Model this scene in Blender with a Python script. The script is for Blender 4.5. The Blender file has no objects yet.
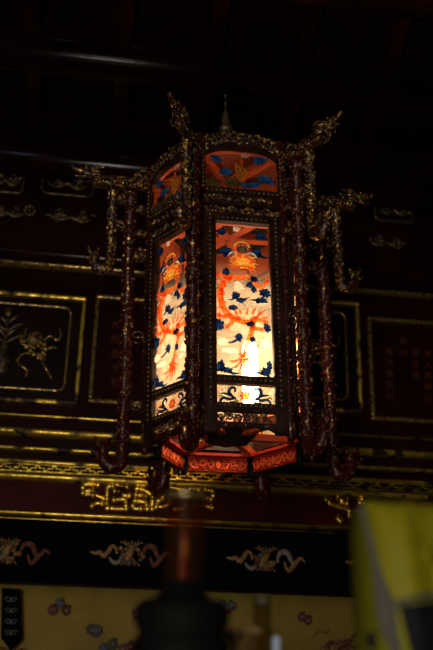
import bpy, math, random
from math import sin, cos, pi, tan, atan, atan2, radians as R, sqrt
from mathutils import Vector, Matrix

SC = bpy.context.scene
COL = SC.collection
random.seed(7)

# ------------------------------------------------------------------ camera
FPX = 903.0
YAW, PITCH, ROLL = R(-7.4), R(22.0), 0.025
CAM_Z = 1.6
cd = bpy.data.cameras.new('camera'); cam = bpy.data.objects.new('camera', cd); COL.objects.link(cam)
CM = Matrix.Rotation(YAW, 4, 'Z') @ Matrix.Rotation(pi/2 + PITCH, 4, 'X') @ Matrix.Rotation(ROLL, 4, 'Z')
cam.matrix_world = Matrix.Translation((0, 0, CAM_Z)) @ CM
cd.sensor_fit = 'VERTICAL'; cd.sensor_height = 36.0; cd.lens = FPX/650*36
cd.clip_start = 0.05
cd.dof.use_dof = True; cd.dof.focus_distance = 2.98; cd.dof.aperture_fstop = 2.6
SC.camera = cam
# ------------------------------------------------------------------ world, lights, exposure
wd = bpy.data.worlds.new('world'); SC.world = wd; wd.use_nodes = True
wd.node_tree.nodes['Background'].inputs[0].default_value = (0.5, 0.6, 1.0, 1)
wd.node_tree.nodes['Background'].inputs[1].default_value = 0.004
def area_light(name, loc, target, sx, sy, power, color):
    l = bpy.data.lights.new(name, 'AREA'); l.shape = 'RECTANGLE'; l.size = sx; l.size_y = sy
    l.energy = power; l.color = color
    o = bpy.data.objects.new(name, l); COL.objects.link(o); o.location = loc
    o.rotation_euler = (Vector(target) - Vector(loc)).to_track_quat('-Z', 'Y').to_euler()
    return o
area_light('doorway_daylight', (-1.2, -3.1, 1.55), (-0.3, 4.3, 2.2), 1.2, 1.5, 128, (1.0, 0.93, 0.80))
area_light('beam_glint_light', (-2.4, 0.6, 4.6), (-0.8, 4.3, 3.9), 0.2, 0.2, 2.2, (0.50, 0.62, 1.0))  # small blue light added to put a glint on the upper beams
SC.view_settings.view_transform = 'Standard'; SC.view_settings.look = 'None'
SC.view_settings.gamma = 1.0; SC.view_settings.use_curve_mapping = False
SC.view_settings.exposure = 0.0
LAMP_STRENGTH = 86.0

def W(px, py, Y):
    """the point of the plane y = Y seen at that place of the frame"""
    d = CM.to_3x3() @ Vector(((px-216.5)/FPX, -(py-325)/FPX, -1))
    t = Y/d.y
    return Vector((d.x*t, Y, CAM_Z + d.z*t))
def ZW(px, py, Y): return W(px, py, Y).z
def XW(px, py, Y): return W(px, py, Y).x

# ------------------------------------------------------------------ mesh builder
class MB:
    def __init__(s):
        s.v = []; s.f = []; s.m = []; s.s = []; s.M = Matrix.Identity(4); s.mi = 0
    def _add(s, vs, fs, smooth):
        b = len(s.v)
        s.v.extend([tuple(s.M @ Vector(v)) for v in vs])
        for f in fs:
            s.f.append(tuple(i+b for i in f)); s.m.append(s.mi); s.s.append(smooth)
        return s
    def box(s, c, d, rot=None):
        x, y, z = d[0]/2, d[1]/2, d[2]/2
        vs = [Vector((sx*x, sy*y, sz*z)) for sx in (-1, 1) for sy in (-1, 1) for sz in (-1, 1)]
        if rot is not None: vs = [rot @ v for v in vs]
        c = Vector(c)
        return s._add([v + c for v in vs], [(0,1,3,2),(4,6,7,5),(0,4,5,1),(2,3,7,6),(0,2,6,4),(1,5,7,3)], False)
    def tube(s, pts, r, n=8, cap=True, flat=1.0):
        pts = [Vector(p) for p in pts]; k = len(pts)
        rs = list(r) if hasattr(r, '__len__') else [r]*k
        vs = []; up = None
        for i, p in enumerate(pts):
            t = (pts[min(i+1, k-1)] - pts[max(i-1, 0)])
            if t.length < 1e-9: t = Vector((0, 0, 1))
            t.normalize()
            if up is None:
                up = Vector((0, 1, 0)) if abs(t.y) < .9 else Vector((1, 0, 0))
            a = (up - t*up.dot(t))
            if a.length < 1e-6: a = t.orthogonal()
            a.normalize(); up = a; b = t.cross(a)
            for j in range(n):
                q = 2*pi*j/n
                vs.append(p + (a*cos(q)*flat + b*sin(q))*rs[i])
        fs = []
        for i in range(k-1):
            for j in range(n):
                fs.append((i*n+j, i*n+(j+1)%n, (i+1)*n+(j+1)%n, (i+1)*n+j))
        if cap:
            fs.append(tuple(range(n))[::-1]); fs.append(tuple((k-1)*n+j for j in range(n)))
        return s._add(vs, fs, True)
    def blob(s, c, r, n=8, h=5, rot=None):
        rx, ry, rz = r if hasattr(r, '__len__') else (r, r, r)
        c = Vector(c); vs = [Vector((0, 0, rz))]
        for i in range(1, h):
            a = pi*i/h
            for j in range(n):
                q = 2*pi*j/n
                vs.append(Vector((rx*sin(a)*cos(q), ry*sin(a)*sin(q), rz*cos(a))))
        vs.append(Vector((0, 0, -rz)))
        if rot is not None: vs = [rot @ v for v in vs]
        fs = []
        for j in range(n): fs.append((0, 1+j, 1+(j+1)%n))
        for i in range(h-2):
            for j in range(n):
                a = 1+i*n
                fs.append((a+j, a+n+j, a+n+(j+1)%n, a+(j+1)%n))
        a = 1+(h-2)*n
        for j in range(n): fs.append((a+j, len(vs)-1, a+(j+1)%n))
        return s._add([v+c for v in vs], fs, True)
    def lathe(s, prof, n=20, c=(0, 0, 0), axis='Z'):
        c = Vector(c); vs = []; k = len(prof)
        for r, z in prof:
            for j in range(n):
                q = 2*pi*j/n
                vs.append(c + Vector((r*cos(q), r*sin(q), z)))
        fs = []
        for i in range(k-1):
            for j in range(n):
                fs.append((i*n+j, i*n+(j+1)%n, (i+1)*n+(j+1)%n, (i+1)*n+j))
        fs.append(tuple(range(n))[::-1]); fs.append(tuple((k-1)*n+j for j in range(n)))
        return s._add(vs, fs, True)
    def film(s, pts, y):
        """a flat coat of paint with this x,z outline"""
        k = len(pts); cx = sum(p[0] for p in pts)/k; cz = sum(p[1] for p in pts)/k
        return s._add([(p[0], y, p[1]) for p in pts] + [(cx, y, cz)], [(k, j, (j+1) % k) for j in range(k)], False)
    def filmstrip(s, top, bot, y):
        k = len(top)
        return s._add([(p[0], y, p[1]) for p in top] + [(p[0], y, p[1]) for p in bot], [(i, k+i, k+i+1, i+1) for i in range(k-1)], False)
    def plate(s, pts, y0, y1):
        """a flat outline in x,z given thickness from y0 to y1 (fan about its centre)"""
        k = len(pts); cx = sum(p[0] for p in pts)/k; cz = sum(p[1] for p in pts)/k
        vs = [(p[0], y0, p[1]) for p in pts] + [(p[0], y1, p[1]) for p in pts] + [(cx, y0, cz), (cx, y1, cz)]
        fs = []
        for j in range(k):
            q = (j+1) % k
            fs += [(2*k, j, q), (2*k+1, k+q, k+j), (j, k+j, k+q, q)]
        return s._add(vs, fs, False)
    def strip(s, top, bot, y0, y1):
        """a band between two equally long x,z polylines, with thickness"""
        k = len(top)
        vs = [(p[0], y0, p[1]) for p in top] + [(p[0], y0, p[1]) for p in bot] + [(p[0], y1, p[1]) for p in top] + [(p[0], y1, p[1]) for p in bot]
        fs = []
        for i in range(k-1):
            a, b, c, d = i, k+i, 2*k+i, 3*k+i
            fs += [(a, b, b+1, a+1), (c, c+1, d+1, d), (a, a+1, c+1, c), (b, d, d+1, b+1)]
        fs += [(0, 2*k, 3*k, k), (k-1, 2*k-1, 4*k-1, 3*k-1)]
        return s._add(vs, fs, False)
    def build(s, name, mats, parent=None, loc=None, rot=None, bevel=0):
        me = bpy.data.meshes.new(name); me.from_pydata(s.v, [], s.f)
        for m in (mats if isinstance(mats, (list, tuple)) else [mats]): me.materials.append(m)
        me.polygons.foreach_set('material_index', s.m); me.polygons.foreach_set('use_smooth', s.s)
        me.update()
        o = bpy.data.objects.new(name, me); COL.objects.link(o)
        if parent: o.parent = parent
        if loc is not None: o.location = loc
        if rot is not None: o.rotation_euler = rot
        if bevel:
            b = o.modifiers.new('edge', 'BEVEL'); b.width = bevel; b.segments = 2; b.limit_method = 'ANGLE'
        return o

def tag(o, label, cat, group=None):
    o['label'] = label; o['category'] = cat
    if group: o['group'] = group
    return o
def struct(o): o['kind'] = 'structure'; return o
def empty(name, loc=(0, 0, 0), rot=None):
    o = bpy.data.objects.new(name, None); COL.objects.link(o); o.location = loc
    if rot is not None: o.rotation_euler = rot
    o.empty_display_size = .05
    return o
def cp(o, parent, rot=None):
    c = o.copy(); COL.objects.link(c); c.parent = parent
    if rot is not None: c.rotation_euler = rot
    return c
def spl(pts, n=6):
    """Catmull-Rom through points of any dimension"""
    out = []; k = len(pts)
    for i in range(k-1):
        p0, p1, p2, p3 = pts[max(i-1, 0)], pts[i], pts[i+1], pts[min(i+2, k-1)]
        for q in range(n):
            t = q/n
            out.append(tuple(.5*(2*b + (c-a)*t + (2*a-5*b+4*c-d)*t*t + (3*b-a-3*c+d)*t**3) for a, b, c, d in zip(p0, p1, p2, p3)))
    out.append(tuple(pts[-1]))
    return out
def spiral(cx, cz, r0, r1, a0, turns, n=14):
    return [(cx + (r0+(r1-r0)*i/n)*cos(a0+turns*2*pi*i/n), cz + (r0+(r1-r0)*i/n)*sin(a0+turns*2*pi*i/n)) for i in range(n+1)]

# ------------------------------------------------------------------ materials
def mat(name, base, rough=.5, metal=0.0, second=None, scale=30, lo=.45, hi=.6, metal2=None, rough2=None, bump=0, bscale=None, spec=.5, sheen=0):
    m = bpy.data.materials.new(name); m.use_nodes = True; nt = m.node_tree; N = nt.nodes; L = nt.links
    p = N['Principled BSDF']; p.inputs['Base Color'].default_value = (*base, 1)
    p.inputs['Roughness'].default_value = rough; p.inputs['Metallic'].default_value = metal
    p.inputs['Specular IOR Level'].default_value = spec
    if sheen: p.inputs['Sheen Weight'].default_value = sheen
    tc = N.new('ShaderNodeTexCoord')
    if second is not None:
        nz = N.new('ShaderNodeTexNoise'); nz.inputs['Scale'].default_value = scale; nz.inputs['Detail'].default_value = 3
        L.new(tc.outputs['Object'], nz.inputs['Vector'])
        cr = N.new('ShaderNodeMapRange'); cr.inputs['From Min'].default_value = lo; cr.inputs['From Max'].default_value = hi
        L.new(nz.outputs['Fac'], cr.inputs['Value'])
        mx = N.new('ShaderNodeMix'); mx.data_type = 'RGBA'
        mx.inputs['A'].default_value = (*base, 1); mx.inputs['B'].default_value = (*second, 1)
        L.new(cr.outputs['Result'], mx.inputs['Factor']); L.new(mx.outputs['Result'], p.inputs['Base Color'])
        for key, a, b in (('Metallic', metal, metal2), ('Roughness', rough, rough2)):
            if b is not None:
                r = N.new('ShaderNodeMapRange'); r.inputs['To Min'].default_value = a; r.inputs['To Max'].default_value = b
                L.new(cr.outputs['Result'], r.inputs['Value']); L.new(r.outputs['Result'], p.inputs[key])
    if bump:
        b = N.new('ShaderNodeBump'); b.inputs['Strength'].default_value = bump; b.inputs['Distance'].default_value = .004
        n2 = N.new('ShaderNodeTexNoise'); n2.inputs['Scale'].default_value = bscale or scale*1.7; n2.inputs['Detail'].default_value = 3
        L.new(tc.outputs['Object'], n2.inputs['Vector'])
        L.new(n2.outputs['Fac'], b.inputs['Height']); L.new(b.outputs['Normal'], p.inputs['Normal'])
    return m
GOLD = (.85, .57, .07)
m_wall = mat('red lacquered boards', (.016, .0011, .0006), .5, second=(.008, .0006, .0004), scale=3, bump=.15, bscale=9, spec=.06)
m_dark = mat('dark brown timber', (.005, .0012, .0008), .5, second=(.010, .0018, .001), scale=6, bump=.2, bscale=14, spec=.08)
m_beam = mat('red brown lacquered beam', (.020, .0025, .0015), .20, second=(.008, .0012, .001), scale=5, bump=.1, bscale=6, spec=.3)
m_gold = mat('worn gilding', GOLD, .34, .9, second=(.025, .008, .003), scale=9, lo=.48, hi=.60, metal2=.2, rough2=.6, bump=.8, bscale=45)
m_goldline = mat('gilded line', GOLD, .3, .95, second=(.14, .06, .012), scale=12, lo=.5, hi=.66, bump=.6, bscale=35)
m_redboard = mat('red frieze board', (.036, .0022, .0010), .5, second=(.022, .0014, .0008), scale=7, bump=.15, spec=.06)
m_oldgold = mat('dull carved gilding', (.46, .30, .08), .26, .9, second=(.04, .014, .008), scale=40, lo=.42, hi=.62, metal2=.1, bump=.3)
m_lacq = mat('lantern red lacquer with gold flecks', (.032, .003, .0012), .36, second=(.50, .27, .06), scale=62, lo=.60, hi=.68, metal2=.85, bump=.6, bscale=90, spec=.25)
m_carve = mat('carved dark lacquer with gilding', (.022, .005, .002), .34, second=(.62, .35, .08), scale=85, lo=.53, hi=.64, metal2=.8, bump=.7, bscale=130)
m_red = mat('vermilion lacquer', (.58, .10, .022), .45, second=(.45, .06, .015), scale=14)
m_skirt = mat('deep vermilion board', (.30, .013, .002), .6, second=(.24, .010, .002), scale=14, spec=.2)
m_redrelief = mat('red carved scroll', (.75, .11, .022), .6, spec=.2)
m_frame = mat('dark inlaid frame', (.014, .004, .002), .45, second=(.032, .010, .004), scale=20, bump=.3, spec=.2)
m_bead = mat('pearl inlay', (.20, .13, .055), .35, .35, second=(.07, .035, .015), scale=50)
m_black = mat('black lacquer', (.003, .0025, .002), .7, bump=.1, scale=10, spec=.08)
m_hub = mat('black hub', (.003, .002, .002), .8)
m_steel = mat('dark steel wire', (.05, .045, .04), .4, .9)
m_brass = mat('dull brass finial', (.35, .27, .13), .35, .9, bump=.2, scale=30)
m_navy = mat('navy silk', (.0016, .0021, .0045), .9, second=(.0011, .0014, .003), scale=30, bump=.15, bscale=90, spec=.03)

def cloth_mat(name, a, b, scale, rough=.7, trans=0.0):
    m = mat(name, a, rough, second=b, scale=scale, lo=.35, hi=.7, bump=.25, bscale=220, spec=.1)
    return m
m_ycloth = cloth_mat('yellow brocade', (.23, .162, .034), (.18, .122, .024), 7)
m_ysatin = cloth_mat('yellow satin', (.20, .182, .005), (.15, .128, .004), 5, .5)
m_grey = cloth_mat('grey piping', (.085, .075, .062), (.06, .055, .05), 9)
m_pocket = cloth_mat('dark blue pocket cloth', (.008, .009, .013), (.004, .005, .008), 8)
m_silkgold = mat('gold thread', (.19, .098, .018), .6, .1, second=(.10, .045, .010), scale=90)
m_silkpink = mat('rose thread', (.11, .045, .024), .7, second=(.06, .02, .010), scale=60, spec=.1)
m_silkwhite = mat('pale thread', (0.135, 0.122, 0.097), .6, second=(0.097, 0.081, 0.059), scale=60)
m_silkgreen = mat('green thread', (0.024, 0.036, 0.016), .6, second=(0.040, 0.036, 0.016), scale=60)
m_silkred = mat('dark red thread', (0.108, 0.018, 0.012), .6, second=(0.060, 0.012, 0.012), scale=60)
m_silkblue = mat('slate thread', (0.024, 0.030, 0.042), .6, second=(0.060, 0.066, 0.066), scale=60)

def paint(name, a, b, scale=120, trans=.5, see=.32):
    """a film of glass paint: tints what shines through and glows with the lamp behind it"""
    m = bpy.data.materials.new(name); m.use_nodes = True; nt = m.node_tree; N = nt.nodes; L = nt.links
    N.remove(N['Principled BSDF']); out = N['Material Output']
    tc = N.new('ShaderNodeTexCoord'); nz = N.new('ShaderNodeTexNoise'); nz.inputs['Scale'].default_value = scale; nz.inputs['Detail'].default_value = 3
    L.new(tc.outputs['Object'], nz.inputs['Vector'])
    mr = N.new('ShaderNodeMapRange'); mr.inputs['From Min'].default_value = .44; mr.inputs['From Max'].default_value = .56; L.new(nz.outputs['Fac'], mr.inputs['Value'])
    mx = N.new('ShaderNodeMix'); mx.data_type = 'RGBA'; mx.inputs['A'].default_value = (*a, 1); mx.inputs['B'].default_value = (*b, 1)
    L.new(mr.outputs['Result'], mx.inputs['Factor'])
    d = N.new('ShaderNodeBsdfDiffuse'); t = N.new('ShaderNodeBsdfTranslucent'); ms = N.new('ShaderNodeMixShader'); ms.inputs[0].default_value = .5 + trans/2
    tp = N.new('ShaderNodeBsdfTransparent'); m2 = N.new('ShaderNodeMixShader'); m2.inputs[0].default_value = see
    for q in (d, t, tp): L.new(mx.outputs['Result'], q.inputs[0])
    L.new(d.outputs[0], ms.inputs[1]); L.new(t.outputs[0], ms.inputs[2])
    L.new(ms.outputs[0], m2.inputs[1]); L.new(tp.outputs[0], m2.inputs[2]); L.new(m2.outputs[0], out.inputs[0])
    return m
p_blue = paint('blue cloud paint', (.007, .036, .15), (.003, .010, .045), 60, .5, .2)
p_teal = paint('bright blue paint', (.03, .20, .55), (.015, .08, .28), 90, .2, .2)
p_pale = paint('pale paint', (1.0, .95, .86), (.95, .92, .85), 60, .8, .3)
p_orange = paint('orange scale paint', (1.0, .36, .08), (.74, .06, .014), 230)
p_red = paint('red flame paint', (.85, .08, .025), (.95, .28, .07), 180)
p_yellow = paint('yellow face paint', (1.0, .80, .14), (1.0, .50, .05), 170)
p_gold = paint('gold robe paint', (.85, .45, .06), (.35, .14, .03), 150)
p_green = paint('green leaf paint', (.05, .11, .04), (.10, .13, .03), 90)
p_dot = paint('dark flower paint', (.22, .02, .015), (.12, .01, .01), 90)

def glass(name, wash, lo, hi, scale, zlo, zhi, wmin, wmax):
    """clear glass with a thin milky wash of paint in cloudy patches, denser below"""
    m = bpy.data.materials.new(name); m.use_nodes = True; nt = m.node_tree; N = nt.nodes; L = nt.links
    N.remove(N['Principled BSDF']); out = N['Material Output']
    tr = N.new('ShaderNodeBsdfTransparent'); tr.inputs[0].default_value = (.95, .93, .9, 1)
    gl = N.new('ShaderNodeBsdfGlossy'); gl.inputs['Roughness'].default_value = .06
    fr = N.new('ShaderNodeFresnel'); fr.inputs[0].default_value = 1.08
    g = N.new('ShaderNodeMixShader'); L.new(fr.outputs[0], g.inputs[0]); L.new(tr.outputs[0], g.inputs[1]); L.new(gl.outputs[0], g.inputs[2])
    tl = N.new('ShaderNodeBsdfTranslucent'); tl.inputs[0].default_value = (*wash, 1)
    df = N.new('ShaderNodeBsdfDiffuse'); df.inputs[0].default_value = (*wash, 1)
    w = N.new('ShaderNodeMixShader'); w.inputs[0].default_value = .35; L.new(tl.outputs[0], w.inputs[1]); L.new(df.outputs[0], w.inputs[2])
    tc = N.new('ShaderNodeTexCoord'); nz = N.new('ShaderNodeTexNoise'); nz.inputs['Scale'].default_value = scale; nz.inputs['Detail'].default_value = 4
    L.new(tc.outputs['Object'], nz.inputs['Vector'])
    a = N.new('ShaderNodeMapRange'); a.inputs['From Min'].default_value = lo; a.inputs['From Max'].default_value = hi
    a.inputs['To Min'].default_value = .42; a.inputs['To Max'].default_value = 1.0; L.new(nz.outputs['Fac'], a.inputs['Value'])
    sx = N.new('ShaderNodeSeparateXYZ'); L.new(tc.outputs['Object'], sx.inputs[0])
    b = N.new('ShaderNodeMapRange'); b.inputs['From Min'].default_value = zlo; b.inputs['From Max'].default_value = zhi
    b.inputs['To Min'].default_value = wmax; b.inputs['To Max'].default_value = wmin; b.interpolation_type = 'SMOOTHSTEP'; L.new(sx.outputs['Z'], b.inputs['Value'])
    mu = N.new('ShaderNodeMath'); mu.operation = 'MULTIPLY'; L.new(a.outputs['Result'], mu.inputs[0]); L.new(b.outputs['Result'], mu.inputs[1])
    f = N.new('ShaderNodeMixShader'); L.new(mu.outputs[0], f.inputs[0]); L.new(g.outputs[0], f.inputs[1]); L.new(w.outputs[0], f.inputs[2])
    L.new(f.outputs[0], out.inputs[0])
    return m
m_pane = glass('painted lantern glass', (.93, .80, .58), .38, .6, 9, .42, .58, .015, .46)
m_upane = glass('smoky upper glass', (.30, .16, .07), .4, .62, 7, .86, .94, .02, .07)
m_lpane = glass('lower lantern glass', (.85, .62, .38), .38, .6, 9, .07, .2, .35, .40)

def tinted(name, col, gloss=.12, rough=.08, haze=None, hz_=.0):
    m = bpy.data.materials.new(name); m.use_nodes = True; nt = m.node_tree; N = nt.nodes; L = nt.links
    N.remove(N['Principled BSDF']); out = N['Material Output']
    tr = N.new('ShaderNodeBsdfTransparent'); tr.inputs[0].default_value = (*col, 1)
    gl = N.new('ShaderNodeBsdfGlossy'); gl.inputs['Roughness'].default_value = rough
    lw = N.new('ShaderNodeLayerWeight'); lw.inputs[0].default_value = gloss
    g = N.new('ShaderNodeMixShader'); L.new(lw.outputs['Fresnel'], g.inputs[0]); L.new(tr.outputs[0], g.inputs[1]); L.new(gl.outputs[0], g.inputs[2])
    if haze:
        d_ = N.new('ShaderNodeBsdfDiffuse'); d_.inputs[0].default_value = (*haze, 1); t_ = N.new('ShaderNodeBsdfTranslucent'); t_.inputs[0].default_value = (*haze, 1)
        a_ = N.new('ShaderNodeAddShader'); L.new(d_.outputs[0], a_.inputs[0]); L.new(t_.outputs[0], a_.inputs[1])
        h_ = N.new('ShaderNodeMixShader'); h_.inputs[0].default_value = hz_; L.new(g.outputs[0], h_.inputs[1]); L.new(a_.outputs[0], h_.inputs[2]); L.new(h_.outputs[0], out.inputs[0])
    else:
        L.new(g.outputs[0], out.inputs[0])
    return m
m_amber = tinted('amber glass', (.86, .66, .36), .06, .1, (.12, .06, .02), .05)
m_clear = tinted('dim bottle glass', (.66, .60, .42))
m_bulb = bpy.data.materials.new('glowing lamp'); m_bulb.use_nodes = True
_p = m_bulb.node_tree.nodes['Principled BSDF']; _p.inputs['Base Color'].default_value = (1, 1, 1, 1)
_p.inputs['Emission Color'].default_value = (1.0, .74, .46, 1); _p.inputs['Emission Strength'].default_value = LAMP_STRENGTH
m_wax = mat('red candle wax', (.16, .014, .006), .7, spec=.05)
m_candle_glint = mat('pale candle highlight', (.40, .33, .30), .5)  # pale colour that stands for a highlight on the candle
m_flower = mat('faded tan petals', (.34, .21, .08), .7, second=(.22, .11, .05), scale=40)

# ================================================================== the setting
WY = 4.40                                     # plane of the timber wall
def zz(py, Y=WY, px=0): return ZW(px, py, Y)
XL, XR = -3.2, 3.6
def board(name, z0, z1, Y, th, m, kind=True, bev=.006):
    b = MB(); b.box((.5*(XL+XR), Y+th/2, .5*(z0+z1)), (XR-XL, th, z1-z0))
    o = b.build(name, m, bevel=bev); return struct(o)
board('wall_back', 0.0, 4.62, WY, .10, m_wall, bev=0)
b = MB(); b.box((.2, 1.6, -.05), (XR-XL, 6.4, .1)); struct(b.build('floor', mat('brown floor tile', (.06, .03, .02), .5, second=(.04, .02, .015), scale=2)))
# sloping ceiling of boards on rafters
def slope(y): return 4.62 + (WY - y)*.42
b = MB(); y0, y1 = WY+.1, -1.6
n = Vector((0, .42, 1)).normalized()
b.box((.2, (y0+y1)/2, (slope(y0)+slope(y1))/2 + .06), (XR-XL, sqrt((y0-y1)**2 + (slope(y0)-slope(y1))**2), .05), Matrix.Rotation(-atan(.42), 3, 'X'))
struct(b.build('ceiling', m_dark))
for i in range(14):
    x = -2.9 + i*.48
    b = MB(); b.box((x, (y0+y1)/2, (slope(y0)+slope(y1))/2 - .02), (.085, sqrt((y0-y1)**2 + (slope(y0)-slope(y1))**2), .11), Matrix.Rotation(-atan(.42), 3, 'X'))
    struct(b.build('rafter_beam', m_beam, bevel=.006))
# round purlins along the wall
def purlin(py, Y, r, name='ceiling_beam'):
    z = ZW(0, py, Y)
    b = MB(); b.tube([(XL, Y, z), (XR, Y, z)], r, 24); return struct(b.build(name, m_beam)), z
BEAM_Y = 2.95
_, beam_z = purlin(50, BEAM_Y, .075)
purlin(156, WY-.10, .075)
purlin(-62, 2.0, .085)
# horizontal mouldings of the wall, each a run of its own: (y top, y bottom, projection, material)
TR = [(166, 171, .05, m_dark), (243, 254, .09, m_beam), (257, 263, .07, m_oldgold), (411.5, 415, .05, m_goldline), (425, 433, .07, m_gold), (444, 448.5, .08, m_gold),
      (457, 462.5, .12, m_gold), (470, 478, .14, m_gold), (508.5, 514, .15, m_goldline), (516.3, 518.4, .14, m_goldline)]
for i, (a, c, pr, m) in enumerate(TR):
    Y = WY - pr; za, zc = zz(a, Y), zz(c, Y); h = za-zc
    b = MB()
    # a half-round / ogee run
    prof = [(0, .0), (-.35, .04), (-.8, .18), (-1.0, .45), (-.92, .75), (-.5, .95), (0, 1)]
    d = min(pr*.8, h*1.1)
    vs = []; fs = []
    for x in (XL, XR):
        vs += [(x, WY - pr + d + p*d, zc + q*h) for p, q in prof] + [(x, WY+.005, za), (x, WY+.005, zc)]
    k = len(prof)+2
    for j in range(k): fs.append((j, (j+1) % k, k+(j+1) % k, k+j))
    fs += [tuple(range(k))[::-1], tuple(range(k, 2*k))]
    b._add(vs, fs, True)
    o = struct(b.build('trim_%d' % (i+1), m))
# gold band with the dark key fret
Y = WY-.125
za, zc = zz(462.3, Y), zz(470.2, Y)
b = MB(); b.box((.5*(XL+XR), Y+.06, .5*(za+zc)), (XR-XL, .12, za-zc))
b.mi = 1
h = za-zc; t = h*.24; mod = h*2.1
x = XL+.1; k = 0
while x < XR-.2:
    yb = Y-.004
    b.box((x+mod*.5, yb, za-h*.28), (mod*.72, .012, t)); b.box((x+mod*.5, yb, za-h*.45), (t, .0125, h*.42))
    b.box((x+mod, yb, zc+h*.25), (mod*.72, .012, t)); b.box((x+mod, yb, zc+h*.42), (t, .0125, h*.42))
    x += mod
struct(b.build('trim_11', [m_goldline, m_black]))
# red frieze board
Y = WY-.10
za, zc = zz(477.5, Y), zz(509, Y)
board('trim_12', zc, za, Y, .10, m_redboard, bev=0)

# ================================================================== carved wall panels
def rect_frame(b, x0, x1, z0, z1, Y, w, d, rr=0.0):
    """a moulded rectangular frame: tubes along the edges, round corners when rr"""
    if rr:
        pts = []
        for cx, cz, a in ((x1-rr, z1-rr, 0), (x0+rr, z1-rr, pi/2), (x0+rr, z0+rr, pi), (x1-rr, z0+rr, 3*pi/2)):
            pts += [(cx+rr*cos(a+q*pi/8), Y, cz+rr*sin(a+q*pi/8)) for q in range(5)]
        pts.append(pts[0]); pts.append(pts[1])
        b.tube(pts, w, 8)
    else:
        b.box(((x0+x1)/2, Y, z1-w/2), (x1-x0, d, w)); b.box(((x0+x1)/2, Y, z0+w/2), (x1-x0, d, w))
        b.box((x0+w/2, Y, (z0+z1)/2), (w, d*.98, z1-z0-2*w)); b.box((x1-w/2, Y, (z0+z1)/2), (w, d*.98, z1-z0-2*w))
def lotus_vase_relief(b, cx, cz, s):
    # vase with flowers
    b.lathe([(.0, -.20*s), (.05*s, -.20*s), (.045*s, -.17*s), (.065*s, -.10*s), (.05*s, -.02*s), (.028*s, .02*s), (.04*s, .04*s), (0, .04*s)], 14, (cx, 0, cz))
    for q in range(6): b.blob((cx, -.004, cz+.06*s+q*.035*s), (.016*s, .016*s, .016*s))
    for sg in (-1, 1):
        for k, (hh, ln) in enumerate(((.10, .16), (.19, .13), (.25, .09), (.15, .1))):
            p = spl([(cx, 0, cz+(hh-.05)*s), (cx+sg*ln*.5*s, -.008, cz+hh*s), (cx+sg*ln*s, -.004, cz+(hh+.03)*s)], 5)
            b.tube(p, [.004*s+.012*s*sin(pi*i/(len(p)-1)) for i in range(len(p))], 6)
    b.blob((cx, -.006, cz+.30*s), (.035*s, .014, .045*s))
def ribbon_relief(b, cx, cz, s):
    # a tied bundle: round fan / flower cluster, ribbons and a handle
    b.blob((cx-.02*s, -.004, cz+.07*s), (.065*s, .018, .060*s), 12, 7)
    for q in range(9):
        a = q*.7; b.blob((cx+.055*s*cos(a)+.01*s, -.012, cz+.055*s*sin(a)-.01*s), (.026*s, .012, .022*s))
    for q in range(6): b.blob((cx+(.02+.022*(q % 3))*s, -.016, cz-(.06+.03*(q//3))*s), (.017*s, .013, .017*s))
    b.tube([(cx+.04*s, -.01, cz-.10*s), (cx+.12*s, -.006, cz-.22*s)], [.008*s, .010*s], 8)
    b.blob((cx+.125*s, -.008, cz-.228*s), (.014*s, .012, .014*s))
    for pts in ([(.05, .06), (.09, .10), (.14, .07), (.17, .11), (.15, .17)], [(-.05, .0), (-.12, .03), (-.10, .1), (-.09, .15)],
                [(-.04, -.05), (-.10, -.06), (-.13, -.12), (-.09, -.16), (-.05, -.19), (-.06, -.24)], [(.06, -.03), (.11, .01), (.15, .0)], [(-.06, .07), (-.1, .04), (-.13, .06)]):
        p = spl([(cx+a*s, -.008, cz+c*s) for a, c in pts], 5)
        b.tube(p, [.005*s+.007*s*sin(pi*i/(len(p)-1)) for i in range(len(p))], 6)
    for q in range(5): b.blob((cx+(-.08+.03*q)*s, -.012, cz+(-.01+.02*(q % 2))*s), (.020*s, .012, .013*s))
TY = WY-.012
def text_obj(chars, x, z, size, Y, m, parent, name):
    cu = bpy.data.curves.new(name, 'FONT'); cu.body = chars; cu.size = size; cu.extrude = .002; cu.align_x = 'CENTER'
    tmp = bpy.data.objects.new('tmp', cu); COL.objects.link(tmp)
    bpy.context.view_layer.update()
    me = bpy.data.meshes.new_from_object(tmp.evaluated_get(bpy.context.evaluated_depsgraph_get()))
    bpy.data.objects.remove(tmp); me.materials.clear(); me.materials.append(m); me.name = name
    o = bpy.data.objects.new(name, me); COL.objects.link(o); o.parent = parent
    o.location = Vector((x, Y, z)) - parent.location; o.rotation_euler = (pi/2, 0, 0)
    return o
m_dimgold = mat('dim gilding', (.16, .10, .035), .42, .8, second=(.015, .006, .004), scale=30, lo=.42, hi=.58, metal2=.1, bump=.3)  # darker gilding for the upper ornaments and the vases
m_script = mat('faded gold characters', (.085, .026, .006), .6, 0, spec=.1)

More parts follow.
